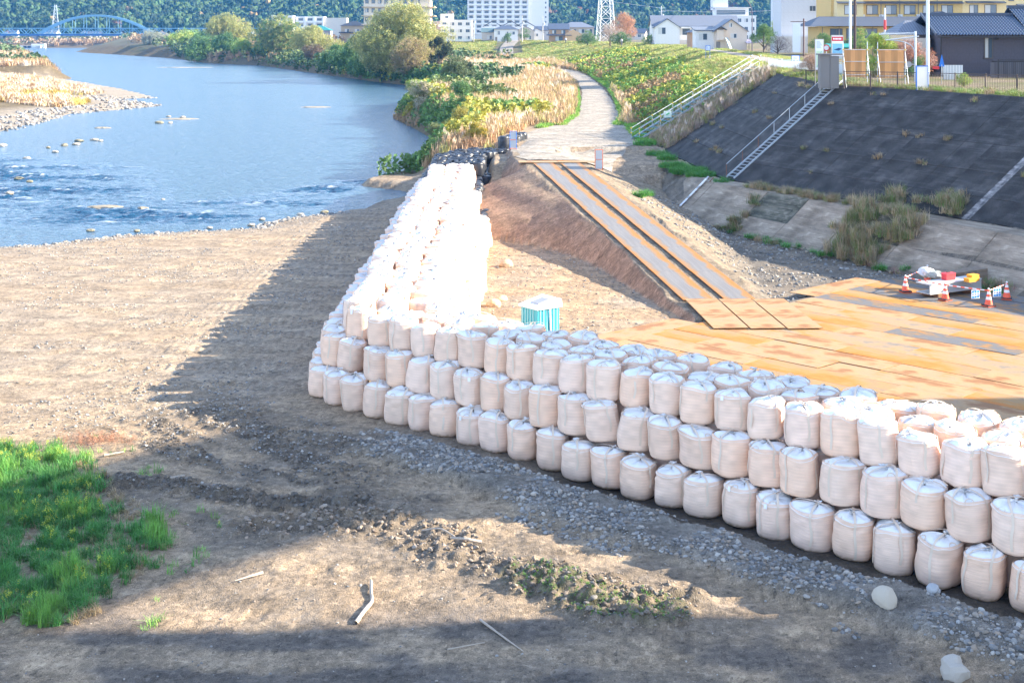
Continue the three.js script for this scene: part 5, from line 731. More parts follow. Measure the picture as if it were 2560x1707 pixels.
  for (const [x, d, R0, n] of [[13.7, 108, 1.5, 260], [14.3, 105.6, 1.1, 160], [12.9, 111.5, 1.2, 140], [12.8, 115, 0.8, 60], [12.4, 119, 1.0, 60], [11.8, 124, 1.0, 60], [15.3, 101.5, 0.7, 40], [8.8, 96.5, 0.5, 26], [9.6, 98.6, 0.4, 20]]) clump(x, ground(x, d), d, R0, n, 0.7, green);
  for (let k = 0; k < 34; k++) { const t = rr(-22, 30), s = pick([0.17, 0.36, 0.58, 0.8, 0.93]), p = upper(t, s); clump(p[0], p[1], p[2], 0.25, 5, rr(0.25, 0.7), straw); }
  for (let k = 0; k < 300; k++) { const t = rr(-26, -19), s = rr(0.05, 1), p = upper(t, s); clump(p[0], p[1] + 0.1, p[2], 0.5, 3, rr(0.7, 1.2), [[0.36, 0.28, 0.22], [0.3, 0.22, 0.17], [0.2, 0.22, 0.08]]); if (R() < 0.1) { p1.push(mat4(p[0], p[1], p[2], 0.6, rr(0.9, 1.3))); pc.push(tint([0.55, 0.48, 0.42], 0.15)); } }
  for (let k = 0; k < 900; k++) { const t = rr(-24, 30), c = crestAt(t), w = rr(0.1, t > 0 ? 2 + t * 0.16 : 5), x = c[0] + 0.9 * w, d = c[2] + 0.43 * w; clump(x, ground(x, d), d, 0.3, 3, rr(0.25, 0.5), k % 3 ? [[0.16, 0.27, 0.05], [0.24, 0.3, 0.06]] : straw); }
  for (let k = 0; k < 40; k++) { const t = rr(2, 33), p = lower(t, 0); clump(p[0] + rr(-1, 0.3), 0.1, p[2] + rr(-0.6, 0.2), 0.3, 8, rr(0.25, 0.6), k % 3 ? green : [[0.25, 0.09, 0.08], ...straw]); }
  for (let k = 0; k < 30; k++) clump(26.5 + rr(-2.5, 1.5), 0.2, 72 + rr(-1, 3), 0.4, 10, rr(0.4, 0.9), [[0.13, 0.26, 0.06], [0.34, 0.13, 0.12], ...straw]);
  stuff('grass', 'yellow-green grass on the upper levee slope and crest', 'grass', farTuft, leafM, g1, c1); stuff('grass', 'grass and weeds sprouting from the concrete ledges and joints', 'grass', bladeG2, leafM, g2, c2);
  stuff('ground_cover', 'leafy creeper covering the levee slope and river banks', 'ground cover', broadSpray, leafM, k1, kc); stuff('reeds', 'tan dry reeds on the banks of the river', 'reeds', reedG, drylM, r1, rc); stuff('reeds', 'golden dry grass on the far gravel bar', 'reeds', farTuft, drylM, r2, rc2); stuff('reed_plumes', 'white plumes standing over the tan reeds', 'plumes', plumeG, drylM, p1, pc);
}
// trees and bushes
const barkM = M(0.13, 0.1, 0.075, 0.95);
function tree(name, label, x, y, d, w, h, cols, seed, o = {}) {
  const r = rng(seed * 77 + 3), g = thing(name, label, 'tree', x, y, d, 0, o.group), limbs = [], lobes = [], n = o.lobes ?? 16, bare = o.bare ?? 0.16;
  limbs.push(bar([0, -0.5, 0], [0, h * 0.35, 0], w * 0.028, 8, w * 0.02));
  for (let k = 0; k < n; k++) {
    const a = k * 2.4 + rr(0, 0.8, r), q = k < 2 ? 0 : Math.sqrt(rr(0.1, 1, r)), top = 1 - 0.55 * q * q, cy = h * lerp(bare + 0.12, 0.86, rr(0.05, 1, r) * top), c = [Math.cos(a) * q * w * 0.36, k < 2 ? h * 0.72 : cy, Math.sin(a) * q * w * 0.3], s = w * rr(0.13, 0.2, r);
    lobes.push([c, s]); limbs.push(bar([c[0] * 0.08, h * rr(0.1, 0.3, r), c[2] * 0.08], c, w * 0.014, 5, w * 0.004));
  }
  part(g, 'trunk', limbs, o.bark ?? barkM);
  const ms = [], cs = [], N = o.n ?? 3600, leaf = (o.leaf ?? 0.055) * w;
  for (let k = 0; k < N; k++) {
    const [c, s] = lobes[Math.floor(r() * lobes.length)], u = r() * 2 - 1, a = r() * 6.283, rad = s * Math.pow(rr(0.35, 1, r), 0.5) * (0.8 + 0.5 * vn(a * 2 + c[0], u * 3, seed)), px = c[0] + Math.sqrt(1 - u * u) * Math.cos(a) * rad * 1.15, py = c[1] + u * rad * 0.95 - (o.droop ?? 0) * rad * 0.3, pz = c[2] + Math.sqrt(1 - u * u) * Math.sin(a) * rad;
    if (py < h * bare * 0.5) continue; const sc = leaf * rr(0.6, 1.3, r);
    ms.push(new THREE.Matrix4().compose(new THREE.Vector3(px, py, pz), new THREE.Quaternion().setFromEuler(new THREE.Euler(rr(0, 6, r), rr(0, 6, r), rr(0, 6, r))), new THREE.Vector3(sc, sc, sc))); cs.push(tint(pick(cols, r), 0.25, r));
  }
  instanced('crown', o.geo ?? willowSpray, o.mat ?? leafM, ms, cs, g).userData.kind = 'stuff'; return g;
}
const oliveC = [[0.42, 0.42, 0.13], [0.33, 0.35, 0.1], [0.5, 0.46, 0.17], [0.24, 0.28, 0.09]], greenC = [[0.09, 0.2, 0.06], [0.065, 0.16, 0.055], [0.14, 0.26, 0.06]], limeC = [[0.28, 0.4, 0.06], [0.2, 0.33, 0.06], [0.4, 0.44, 0.09]];
tree('willow_tree', 'pale olive willow on the bank nearest the bridge', -147, 2.6, 725, 27, 22, oliveC, 1, { lobes: 18 });
tree('willow_tree', 'rounded greener willow second from the bridge', -101, 2.8, 610, 26, 20, [...oliveC, ...greenC], 2, { lobes: 18 }); tree('willow_tree', 'olive willow leaning behind the rounded one', -84, 2.8, 590, 20, 15, oliveC, 3);
tree('willow_tree', 'small pale willow between the two big ones', -70, 2.8, 560, 12, 8.5, oliveC, 4, { n: 2000 });
tree('willow_tree', 'huge spreading olive willow overhanging the river', -31, 2.0, 392, 27, 21.5, oliveC, 5, { lobes: 26, n: 7000, bare: 0.05, leaf: 0.05 }); tree('willow_tree', 'lower golden willow at the foot of the huge one', -27, 1.6, 378, 13, 12, [[0.36, 0.31, 0.12], [0.3, 0.25, 0.1], [0.38, 0.28, 0.16]], 6, { bare: 0.02 });
tree('willow_tree', 'greener willow beside the huge one towards the bridge', -42, 2.2, 410, 14, 14.5, [...oliveC, [0.12, 0.17, 0.06]], 7);
const bush = (label, x, d, w, h, cols, seed, o = {}) => tree('bush', label, x, Math.max(-0.4, ground(x, d)) - 0.1, d, w, h, cols, seed, { lobes: 9, n: 1100, bare: 0.02, leaf: 0.09, ...o });
[['dark green bush at the water edge below the willow nearest the bridge', -148, 668, 22, 11, greenC], ['dark green bush beside it at the river bend', -133, 650, 19, 10, greenC], ['bright green bush on the river bend', -122, 634, 14, 7, limeC], ['dark green bank bush under the rounded willow', -112, 626, 15, 7, greenC], ['brownish bush on the long reed bank', -72, 512, 13, 5, [[0.2, 0.13, 0.08], [0.14, 0.12, 0.06]]], ['dark bush left of the huge willow at the water', -58, 462, 14, 8, greenC], ['tall dark green bush overhanging the river', -50, 437, 15, 10, greenC], ['bright green bush above the dark ones', -47, 444, 11, 11, limeC], ['dark green bush trailing into the water', -43, 416, 14, 9, greenC], ['dark bush under the huge willow', -37, 398, 13, 7, greenC], ['almost black evergreen bush right of the huge willow', -19, 362, 8, 11, [[0.02, 0.045, 0.02]]], ['dark round bush on the reed mound', -9.5, 300, 5, 5, [[0.03, 0.06, 0.025]]], ['grey-green willow bush at the mouth of the inlet', -10.5, 268, 9, 5.5, [[0.14, 0.18, 0.08], [0.09, 0.14, 0.05]]], ['dark green shrub on the point of the mound', -6.6, 186, 4.5, 4.2, greenC], ['golden shrub at the river end of the mound', -5.5, 150, 4.5, 3.4, [[0.4, 0.33, 0.05], [0.3, 0.3, 0.08]]], ['grey-green shrub just beyond the black bags', -7.4, 143, 4.2, 4.0, [[0.2, 0.23, 0.1], [0.14, 0.19, 0.07]]], ['yellow-flowered weed bush behind the black bags', -3.6, 134, 2.8, 2.0, [[0.5, 0.36, 0.03], [0.26, 0.27, 0.05]]], ['pale reedy shrub on the point of land', -13.5, 214, 7, 4.4, [[0.5, 0.44, 0.34], [0.2, 0.24, 0.08]]], ['green shrub hanging over the point of land', -15.5, 226, 6, 3.6, limeC], ['silvery bush on the far spit', -230, 900, 26, 4.5, [[0.3, 0.32, 0.24]]], ['green bush row on the far spit', -196, 840, 30, 5, limeC], ['dark bush on the far spit', -176, 800, 24, 5.5, greenC]].forEach(([l, x, d, w, h, c], i) => bush(l, x, d, w, h, c, 40 + i));
const tt = (name, label, x, d, w, h, c, seed, o) => tree(name, label, x, 9.3, d, w, h, c, seed, { lobes: 10, n: 1500, ...o });
tt('autumn_tree', 'large russet autumn tree behind the levee', 39, 490, 12.5, 12.5, [[0.5, 0.24, 0.12], [0.56, 0.32, 0.18], [0.42, 0.26, 0.16]], 81, { n: 2600, geo: fineSpray }); tt('bare_tree', 'pale leafless tree at the foot of the russet one', 33, 470, 11, 8, [[0.46, 0.38, 0.31], [0.4, 0.31, 0.26]], 82, { n: 900, geo: fineSpray, mat: drylM }); tt('bare_tree', 'grey leafless tree left of the cream house', 47.5, 450, 9, 8, [[0.4, 0.33, 0.29]], 83, { n: 800, geo: fineSpray, mat: drylM });
tt('garden_bush', 'dark clipped hedge below the russet tree', 27, 500, 9, 4.6, greenC, 84, { bare: 0 }); tt('garden_bush', 'dark hedge beside the second walker', 36, 460, 8, 4.2, greenC, 85, { bare: 0 }); tt('garden_bush', 'olive hedge next to the cream house', 44.5, 430, 9, 4.6, [...limeC, ...greenC], 86, { bare: 0 }); tt('garden_bush', 'round dark shrub in front of the small white house', -2, 600, 6, 4, greenC, 87, { bare: 0 }); tt('garden_tree', 'small dark tree between the white houses and the brown house', 5.5, 620, 6, 7, greenC, 88);
tt('garden_tree', 'dark green tree right of the beige gable house', 49.5, 275, 6.2, 6.5, greenC, 89); tt('garden_tree', 'bright green tree behind the dark one', 55, 290, 6.5, 8, limeC, 90); tt('bare_tree', 'purplish bare shrub below the dark green tree', 47.5, 250, 5.5, 4, [[0.2, 0.16, 0.18]], 91, { n: 600, geo: fineSpray, mat: drylM }); tt('garden_tree', 'clipped pine beside the white banner post', 50, 225, 4.6, 4.6, greenC, 92); tt('garden_tree', 'leafy tree in front of the yellow hotel', 51, 205, 5, 5.5, [...limeC, ...greenC], 93); tt('garden_tree', 'lime green tree behind the plywood board', 32.2, 122, 4.2, 4.6, limeC, 94, { leaf: 0.07 }); tt('bare_tree', 'tangled bare branches with reddish leaves behind the gantry', 34.4, 121, 4.6, 3.8, [[0.42, 0.28, 0.23], [0.45, 0.2, 0.12]], 95, { n: 700, geo: fineSpray, mat: drylM, leaf: 0.12 }); tt('garden_bush', 'dark evergreen shrub behind the gantry post', 33.6, 116, 2.4, 2.3, greenC, 96, { bare: 0 }); tt('bare_tree', 'low brown bush beside the map board', 26.6, 124, 3.2, 2.4, [[0.42, 0.3, 0.22]], 97, { n: 500, geo: fineSpray, mat: drylM, leaf: 0.12 }); tt('garden_bush', 'yellow-green shrub behind the blue framed board', 33.6, 104, 1.6, 1.2, limeC, 98, { bare: 0, n: 500, leaf: 0.1 });

// ---------------------------------------------------------------- buildings
const glassM = new THREE.MeshPhysicalMaterial({ color: C(0.07, 0.1, 0.13), roughness: 0.12 }), frameM = M(0.62, 0.63, 0.64, 0.6), frameD = M(0.12, 0.1, 0.09, 0.6), curtainM = M(0.55, 0.55, 0.53, 0.9);
const plaster = (r, g, b) => new THREE.MeshStandardMaterial({ color: C(r, g, b), map: plT, roughness: 0.9 });
const plT = tex(256, (u, v) => 0.93 + 0.07 * fbm(u * 9, v * 9, 4, 77, 9) - 0.05 * sstep(0.6, 0.8, fbm(u * 30, v * 3, 3, 78)));
function win(g, x, y, w, h, z, fm = frameM, o = {}) {   // window on the face that looks along +z at depth z
  const q = (geo) => o.side ? geo.rotateY(o.side * Math.PI / 2) : geo, f = part(g, 'window', q(merge([box(w + 0.16, 0.08, 0.1, x, y + h / 2 + 0.04, z), box(w + 0.24, 0.1, 0.16, x, y - h / 2 - 0.05, z), box(0.08, h, 0.1, x - w / 2 - 0.04, y, z), box(0.08, h, 0.1, x + w / 2 + 0.04, y, z), box(0.05, h, 0.07, x, y, z)])), fm);
  for (const s of [-1, 1]) part(f, 'pane', q(box(w / 2 - 0.04, h, 0.02, x + s * w / 4, y, z + 0.012)), o.curtain && s < 0 ? curtainM : glassM); return f;
}
function hip(w, l, y0, y1, ridge, o = 0.5) {   // hipped roof: eave rectangle w x l at y0, ridge length along x at y1
  const a = w / 2 + o, b = l / 2 + o, r = ridge / 2, P = [[-a, y0, b], [a, y0, b], [a, y0, -b], [-a, y0, -b], [-r, y1, 0], [r, y1, 0]], F = [[0, 1, 5], [0, 5, 4], [1, 2, 5], [2, 3, 4], [2, 4, 5], [3, 0, 4], [0, 3, 2], [0, 2, 1]], pos = [], uv = [];
  for (const f of F) for (const i of f) { pos.push(...P[i]); uv.push(P[i][0], P[i][2]); }
  const g = new THREE.BufferGeometry(); g.setAttribute('position', new THREE.Float32BufferAttribute(pos, 3)); g.setAttribute('uv', new THREE.Float32BufferAttribute(uv, 2)); g.computeVertexNormals(); return g;
}
const roofRib = tex(128, (u, v) => { const k = 0.72 + 0.2 * Math.abs(Math.sin(u * Math.PI * 8)) + 0.06 * (vn(u * 40, v * 40, 3, 40) - 0.5); return [k, k, k]; });
const roofM = (r, g, b) => new THREE.MeshStandardMaterial({ color: C(r, g, b), map: scaled(roofRib, 0.5), roughness: 0.6 });
const slateM = roofM(0.09, 0.12, 0.18), greyRoofM = roofM(0.2, 0.23, 0.29), darkRoofM = roofM(0.04, 0.05, 0.07);
const gableRoof = (w, l, y0, rise, o = 0.45, th = 0.16) => prism([[-w / 2 - o, y0 - o * rise / (w / 2)], [0, y0 + rise], [w / 2 + o, y0 - o * rise / (w / 2)], [w / 2 + o, y0 - o * rise / (w / 2) + th], [0, y0 + rise + th * 1.2], [-w / 2 - o, y0 - o * rise / (w / 2) + th]], l + 2 * o);
const gableWall = (w, h, rise, l) => prism([[-w / 2, 0], [w / 2, 0], [w / 2, h], [0, h + rise], [-w / 2, h]], l);
function house(label, x, d, w, l, h, rise, wallM, rm, o = {}) {
  const g = thing('house', label, 'house', x, 9.2, d, o.turn ?? 0, 'houses behind the levee');
  if (o.gable) { part(g, 'wall', gableWall(w, h, rise - 0.05, l), wallM); part(g, 'roof', gableRoof(w, l, h, rise), rm); }
  else if (o.side) { part(g, 'wall', gableWall(l, h, rise - 0.05, w).rotateY(Math.PI / 2), wallM); part(g, 'roof', gableRoof(l, w, h, rise).rotateY(Math.PI / 2), rm); }
  else { part(g, 'wall', box(w, h, l, 0, h / 2, 0), wallM); part(g, 'roof', hip(w, l, h, h + rise, Math.max(0.3, w - l), 0.7), rm); }
  for (const [wx, wy, ww, wh] of o.wins ?? []) win(g, wx, wy, ww, wh, l / 2 + 0.02, o.fm ?? frameM, { curtain: true });
  if (o.door) { const dd = part(g, 'door', box(0.95, 2.05, 0.06, o.door, 1.05, l / 2 + 0.02), M(0.22, 0.2, 0.19)); part(dd, 'handle', box(0.08, 0.14, 0.08, o.door + 0.36, 1.0, l / 2 + 0.06), galvM); }
  if (o.lean) part(g, 'lower_roof', box(o.lean[2], 0.12, 1.6, o.lean[0], o.lean[1], l / 2 + 0.7, 0.28, 0, 0), rm);
  o.more?.(g); return g;
}
const whiteP = plaster(0.8, 0.79, 0.77), creamP = plaster(0.74, 0.67, 0.58), beigeP = plaster(0.7, 0.6, 0.5), brownP = plaster(0.48, 0.3, 0.18), yellowP = plaster(0.72, 0.5, 0.2), paleYP = plaster(0.8, 0.62, 0.32), charM = plaster(0.115, 0.105, 0.125);
// dark tiled house at the right
{
  const g = thing('dark_house', 'charcoal house with a rippled blue-grey tile roof at the right edge', 'house', 47.5, 9.3, 127);
  part(g, 'wall', box(19.5, 4.0, 8, 0, 2.0, 0), charM);
  const tile = (x0, x1, z0, z1, y0, y1) => {   // courses of curved tiles
    const nx = Math.round((x1 - x0) / 0.27) * 6, nz = 12, rows = [];
    for (let j = 0; j <= nz * 3; j++) { const c = Math.floor(j / 3), f = (j % 3) / 2, t = Math.min(1, (c + f * 0.98) / nz), row = []; for (let i = 0; i <= nx; i++) { const x = lerp(x0, x1, i / nx), ph = (i % 6) / 6; row.push([x, lerp(y0, y1, t) + 0.06 * (1 - f) + 0.055 * Math.cos(ph * 6.283) * (1 - 0.25 * f), -lerp(z0, z1, t)]); } rows.push(row); }
    return quadMesh(rows);
  };
  const tileM = new THREE.MeshPhysicalMaterial({ color: C(0.055, 0.085, 0.14), roughness: 0.3, side: THREE.DoubleSide });
  const r = part(g, 'roof', merge([tile(-10.4, -2.2, 5.0, 0.2, 3.85, 5.65), tile(-10.4, -2.2, -5.0, 0.2, 3.85, 5.65), tile(-2.2, 10.4, 5.0, -0.8, 3.85, 6.35), tile(-2.2, 10.4, -5.0, -0.8, 3.85, 6.35)]), tileM);
  part(r, 'ridge', [box(8.3, 0.24, 0.4, -6.3, 5.75, 0.2), box(12.7, 0.26, 0.4, 4.1, 6.45, -0.8)], M(0.06, 0.08, 0.12, 0.4)); part(r, 'gutter', box(20.8, 0.14, 0.16, 0, 3.72, 5.05), darkM); part(r, 'verge', [beam([-10.45, 3.9, 5], [-10.45, 5.8, 0.2], 0.12, 0.25)], M(0.06, 0.08, 0.12, 0.4));
  win(g, -5.6, 2.75, 0.62, 2.3 * 0.75, 4.02, frameD, { curtain: true }); win(g, -2.0, 2.75, 0.62, 1.75, 4.02, frameD); win(g, 3.6, 2.75, 2.3, 1.75, 4.02, frameD, { curtain: true });
  part(g, 'downpipe', bar([-9.8, 0, 4.1], [-9.8, 3.7, 4.1], 0.05), darkM); part(g, 'lamp_box', box(0.3, 0.16, 0.16, -4.9, 3.55, 4.1), darkM); part(g, 'annexe', box(1.6, 3.6, 3, -11.0, 1.8, 0.8), creamP); part(g, 'annexe_roof', hip(3.4, 5.5, 3.9, 5.2, 0.6, 0.3).translate(-11.2, 0, -1), greyRoofM);
  const y = thing('yard_wall', 'dark ribbed screen wall in front of the charcoal house', 'wall', 47.4, 9.3, 119.6); for (let k = 0; k < 34; k++) part(y, 'board', box(0.36, 1.55 + 0.0, 0.05 + 0.03 * (k & 1), -6.3 + k * 0.37, 0.78, 0), k & 1 ? M(0.1, 0.095, 0.11, 0.8) : M(0.125, 0.12, 0.135, 0.8)); part(y, 'coping', box(12.7, 0.1, 0.14, 0, 1.62, 0), darkM);
}
{ // yellow hotel
  const g = thing('yellow_hotel', 'ochre hotel with rows of windows and slate canopies', 'building', 70, 9.2, 256);
  part(g, 'wall', box(26, 17, 12, 0, 8.5, 0), yellowP); part(g, 'bay', box(4.6, 12, 3, -10.2, 10.8, 7.4), paleYP); part(g, 'wing', box(12, 17, 9, 16.5, 8.5, 1.6), paleYP);
  for (let f = 0; f < 2; f++) { for (let k = 0; k < 5; k++) win(g, -5.6 + k * 3.35, 8.25 + f * 3.4, 1.9, 1.5, 6.04, frameD, { curtain: true }); part(g, 'canopy', box(18.5, 0.14, 1.3, 1.2, 9.55 + f * 3.4, 6.6, 0.25, 0, 0), slateM); win(g, -10.2, 8.2 + f * 3.4, 2.0, 1.5, 8.92, frameD, { curtain: true }); part(g, 'canopy', box(4.9, 0.14, 1.1, -10.2, 9.5 + f * 3.4, 9.3, 0.25, 0, 0), slateM); win(g, 12.5, 8.3 + f * 3.4, 1.4, 1.5, 6.14, frameD, { curtain: true }); win(g, 15.5, 8.3 + f * 3.4, 2.0, 1.6, 6.14, frameD, { curtain: true }); win(g, 19.2, 7.6 + f * 3.4, 0.8, 2.2, 6.14, frameD); part(g, 'canopy', box(7, 0.14, 1, 14.5, 9.6 + f * 3.4, 6.6, 0.25, 0, 0), slateM); part(g, 'canopy', box(2.2, 0.14, 1, 21.2, 9.1 + f * 3.4, 6.6, 0.25, 0, 0), slateM); }
  for (let k = 0; k < 6; k++) { const a = part(g, 'air_conditioner', box(0.8, 0.6, 0.4, -7.4 + k * 3.35, 7.1, 6.3), M(0.66, 0.66, 0.64)); part(a, 'fan', cyl(0.2, 0.2, 0.03, -7.4 + k * 3.35 - 0.12, 7.1, 6.52, 14, Math.PI / 2), M(0.4, 0.4, 0.4)); }
  for (let k = 0; k < 5; k++) part(g, 'trim', box(0.16, 10, 0.12, -7.4 + k * 3.35, 11, 6.05), M(0.3, 0.24, 0.18));
  part(g, 'lower_wall', box(24, 5.2, 9, -5, 2.6, 10), yellowP); part(g, 'lower_roof', hip(25.5, 10.5, 5.3, 7.0, 22, 1.2).translate(-5, 0, 10), slateM);
  part(g, 'porch_gable', gableRoof(7.5, 4, 5.9, 1.5, 0.6, 0.35).translate(3.6, 0, 14.2), slateM); part(g, 'porch_wall', prism([[-3.7, 5.9], [3.7, 5.9], [0, 7.3]], 3.6, 3.6, 0, 14.1), paleYP);
  for (const x of [-14, -11.2, -8]) win(g, x, 3.6, 2.0, 2.4, 14.54, frameD); for (let k = 0; k < 5; k++) part(g, 'trim', box(0.14, 5.1, 0.1, -16.4 + k * 2.9, 2.6, 14.54), M(0.3, 0.24, 0.18));
  part(g, 'entrance_roof', box(9, 0.25, 3, -13, 2.35, 16.2, 0.22, 0, 0), slateM);
}
{ const g = thing('grey_block', 'tall pale grey tiled block behind the yellow hotel', 'building', 58.5, 9.2, 285, 0); part(g, 'wall', box(9, 16, 9, 0, 8, 0), plaster(0.62, 0.64, 0.68)); for (let k = 0; k < 5; k++) part(g, 'joint', box(9.02, 0.05, 9.02, 0, 3 + k * 2.6, 0), M(0.5, 0.52, 0.55)); win(g, 1.8, 6.2, 1.2, 1, 4.52); win(g, 1.8, 9, 1.2, 1, 4.52); part(g, 'lean_to', box(11, 3.4, 5, -1, 1.7, 6), plaster(0.66, 0.66, 0.66)); }
{ const g = thing('banner_post', 'tall white sign panel on a dark post', 'sign', 47.3, 9.3, 232); part(g, 'post', bar([1.1, 0, 0], [1.1, 6.4, 0], 0.13), M(0.12, 0.07, 0.07)); part(g, 'crossarm', bar([-1.1, 5.9, 0], [1.5, 5.9, 0], 0.07), M(0.12, 0.07, 0.07)); part(g, 'panel', box(1.3, 4.8, 0.14, -0.1, 3.2, 0), M(0.7, 0.74, 0.8)); }
{ const g = thing('notice_shelter', 'small notice shelter with a green roof among the shrubs', 'shelter', 44.3, 9.3, 190); part(g, 'panel', box(2.0, 1.3, 0.1, 0, 1.2, 0), M(0.5, 0.6, 0.6)); part(g, 'roof', gableRoof(1.0, 3.0, 2.1, 0.3, 0.2).rotateY(Math.PI / 2), M(0.02, 0.25, 0.23)); for (const s of [-1, 1]) part(g, 'post', box(0.1, 2.1, 0.1, s * 1.1, 1.05, 0), M(0.2, 0.14, 0.1)); }
house('wide cream house with a long blue-grey tile roof on the levee', 56, 432, 26, 10, 6.3, 3.0, whiteP, greyRoofM, { side: true, wins: [[-11, 4.6, 1.8, 2.2], [-4, 4.4, 4.6, 1.9], [2.5, 4.4, 2, 1.6]], more: (g) => { part(g, 'gable_wing', gableWall(7.5, 5.8, 2.4, 5).translate(-9, 0, 6), whiteP); part(g, 'wing_roof', gableRoof(7.5, 5, 5.8, 2.5).translate(-9, 0, 6), greyRoofM); win(g, -10.6, 4.7, 2.2, 1.9, 8.52, frameM, { curtain: true }); part(g, 'lower_wall', box(26, 1.9, 0.4, 0, 0.95, 5.1), plaster(0.5, 0.48, 0.45)); part(g, 'fascia', box(8, 0.4, 1.2, -3, 5.7, 5.5), whiteP); } });
house('beige gable house facing the river beside the footpath', 51, 330, 7.4, 9, 4.6, 2.6, beigeP, greyRoofM, { gable: true, wins: [[0.6, 3.4, 1.3, 0.9], [-0.1, 5.9, 0.6, 0.8]], door: -3.0, more: (g) => { part(g, 'side_wing', box(4.6, 5.0, 6, -5.6, 2.5, -1), whiteP); part(g, 'wing_roof', box(5.4, 0.25, 7, -5.6, 5.1, -1, 0.12, 0, 0), greyRoofM); win(g, -6.2, 3.2, 1.9, 1.4, 2.03, frameM, { curtain: true }); part(g, 'porch', box(1.7, 2.4, 1.4, -2.6, 3.6, 5.1), beigeP); part(g, 'porch_roof', gableRoof(2.2, 1.8, 4.9, 0.7, 0.3).translate(-2.6, 0, 5.2), greyRoofM); part(g, 'stair', beam([-1.2, 3, 5], [-0.2, 0.2, 6], 0.9, 0.15), M(0.3, 0.4, 0.46)); part(g, 'carport_roof', box(5.4, 0.12, 4, 6, 2.3, 4.5, 0.2, 0, 0.08), M(0.2, 0.2, 0.3)); for (const s of [4, 8]) part(g, 'carport_post', bar([s, 0, 5.5], [s, 2.2, 5.5], 0.06), darkM); } });
house('small tan house wedged behind the beige gable house', 50, 372, 6, 7, 4.2, 1.6, brownP, slateM, { wins: [[0, 2.6, 1.2, 1.2]] });
house('brown timber house with two tiers of slate roof', 19.5, 585, 8, 8, 5.6, 2.2, brownP, slateM, { side: true, wins: [[-2, 4.4, 1.6, 1.4], [1.8, 4.4, 1.6, 1.4], [0, 1.6, 3, 1.8]], fm: frameD, lean: [0, 3.2, 10.5], more: (g) => part(g, 'annexe', gableWall(7, 3.6, 1.8, 6).translate(6, 0, 2), plaster(0.66, 0.44, 0.26)) });
house('broad pavilion with a shallow grey hipped roof', 28.5, 618, 15, 10, 6.4, 2.4, plaster(0.5, 0.42, 0.34), greyRoofM, { wins: [[-5, 4.8, 2.4, 1.6], [-1.5, 4.8, 2.4, 1.6], [2, 4.8, 2.4, 1.6], [5.5, 4.8, 2.4, 1.6]] });
house('small grey-beige house with a green-grey roof', -10.8, 655, 6.5, 7, 4.4, 1.7, plaster(0.55, 0.5, 0.47), roofM(0.12, 0.2, 0.22), { side: true, wins: [[0.3, 1.9, 2.2, 1.6]] });
house('white two-storey house by the path up the levee', -2.8, 650, 11, 8, 5.6, 1.9, whiteP, slateM, { wins: [[-3.5, 4, 1.2, 1.6], [0.5, 3.8, 1.2, 1.4], [3, 3.9, 2.2, 1.3]], door: -4.5 });
house('grey gable house right of the white two-storey one', 6.3, 660, 8, 9, 5.0, 2.1, plaster(0.5, 0.46, 0.42), greyRoofM, { gable: true, wins: [[-1.5, 3.4, 1.4, 1.3], [1.8, 1.8, 1.6, 1.8]] });
house('white low gable house next to the grey gable one', 11.5, 668, 7.5, 9, 4.0, 2.2, whiteP, greyRoofM, { gable: true, wins: [[0, 3, 1.6, 1.2]] });
house('low slate-roofed house in the second row behind the white ones', 16, 700, 9, 8, 5.4, 1.8, plaster(0.56, 0.52, 0.5), slateM, { side: true, wins: [[-2, 3.8, 2, 1.3], [2, 3.8, 2, 1.3]] });
{ const g = thing('long_hall', 'long low white hall with three slate gables behind the houses', 'building', -1, 9.2, 730); part(g, 'wall', box(30, 7.4, 10, 0, 3.7, 0), whiteP); for (const x of [-9, 0.5, 8]) part(g, 'gable_roof', gableRoof(9, 8, 7.4, 2.6, 0.6, 0.3).translate(x, 0, 1), darkRoofM); part(g, 'terrace', box(38, 0.5, 13, 3, 5.2, 1), whiteP); for (let k = 0; k < 12; k++) win(g, -13 + k * 2.35, 3.3, 1.6, 1.5, 5.03); }
function block(name, label, x, d, w, h, l, wm, fl, bays, o = {}) {   // multi-storey block with balconies
  const g = thing(name, label, 'building', x, 9.2, d, o.turn ?? 0); part(g, 'wall', box(w, h, l, 0, h / 2, 0), wm); const fh = h / fl, bw = (w - (o.blank ?? 0)) / bays;
  for (let f = o.from ?? 0; f < fl; f++) for (let b = 0; b < bays; b++) {
    const cx = -w / 2 + bw * (b + 0.5), cy = fh * f + fh * 0.55;
    if (o.balcony) { win(g, cx, cy, bw * 0.5, fh * 0.5, l / 2 + 0.02, frameD); const bl = part(g, 'balcony', [box(bw * 0.8, fh * 0.3, 0.14, cx, cy - fh * 0.36, l / 2 + 1.1), box(bw * 0.8, 0.16, 1.2, cx, cy - fh * 0.5, l / 2 + 0.55)], whiteM); for (const s of [-1, 1]) part(bl, 'side_wall', box(bw * 0.1, fh * 0.98, 1.2, cx + s * bw * 0.45, cy - 0.05 * fh, l / 2 + 0.6), whiteM); }
    else win(g, cx, cy, bw * 0.5, fh * 0.42, l / 2 + 0.02, o.fm ?? frameM, { curtain: (b + f) % 3 === 0 });
  }
  part(g, 'parapet', [box(w + 0.3, 0.5, 0.3, 0, h + 0.2, l / 2), box(w + 0.3, 0.5, 0.3, 0, h + 0.2, -l / 2), box(0.3, 0.5, l - 0.3, -w / 2, h + 0.2, 0), box(0.3, 0.5, l - 0.3, w / 2, h + 0.2, 0)], wm); o.more?.(g); return g;
}
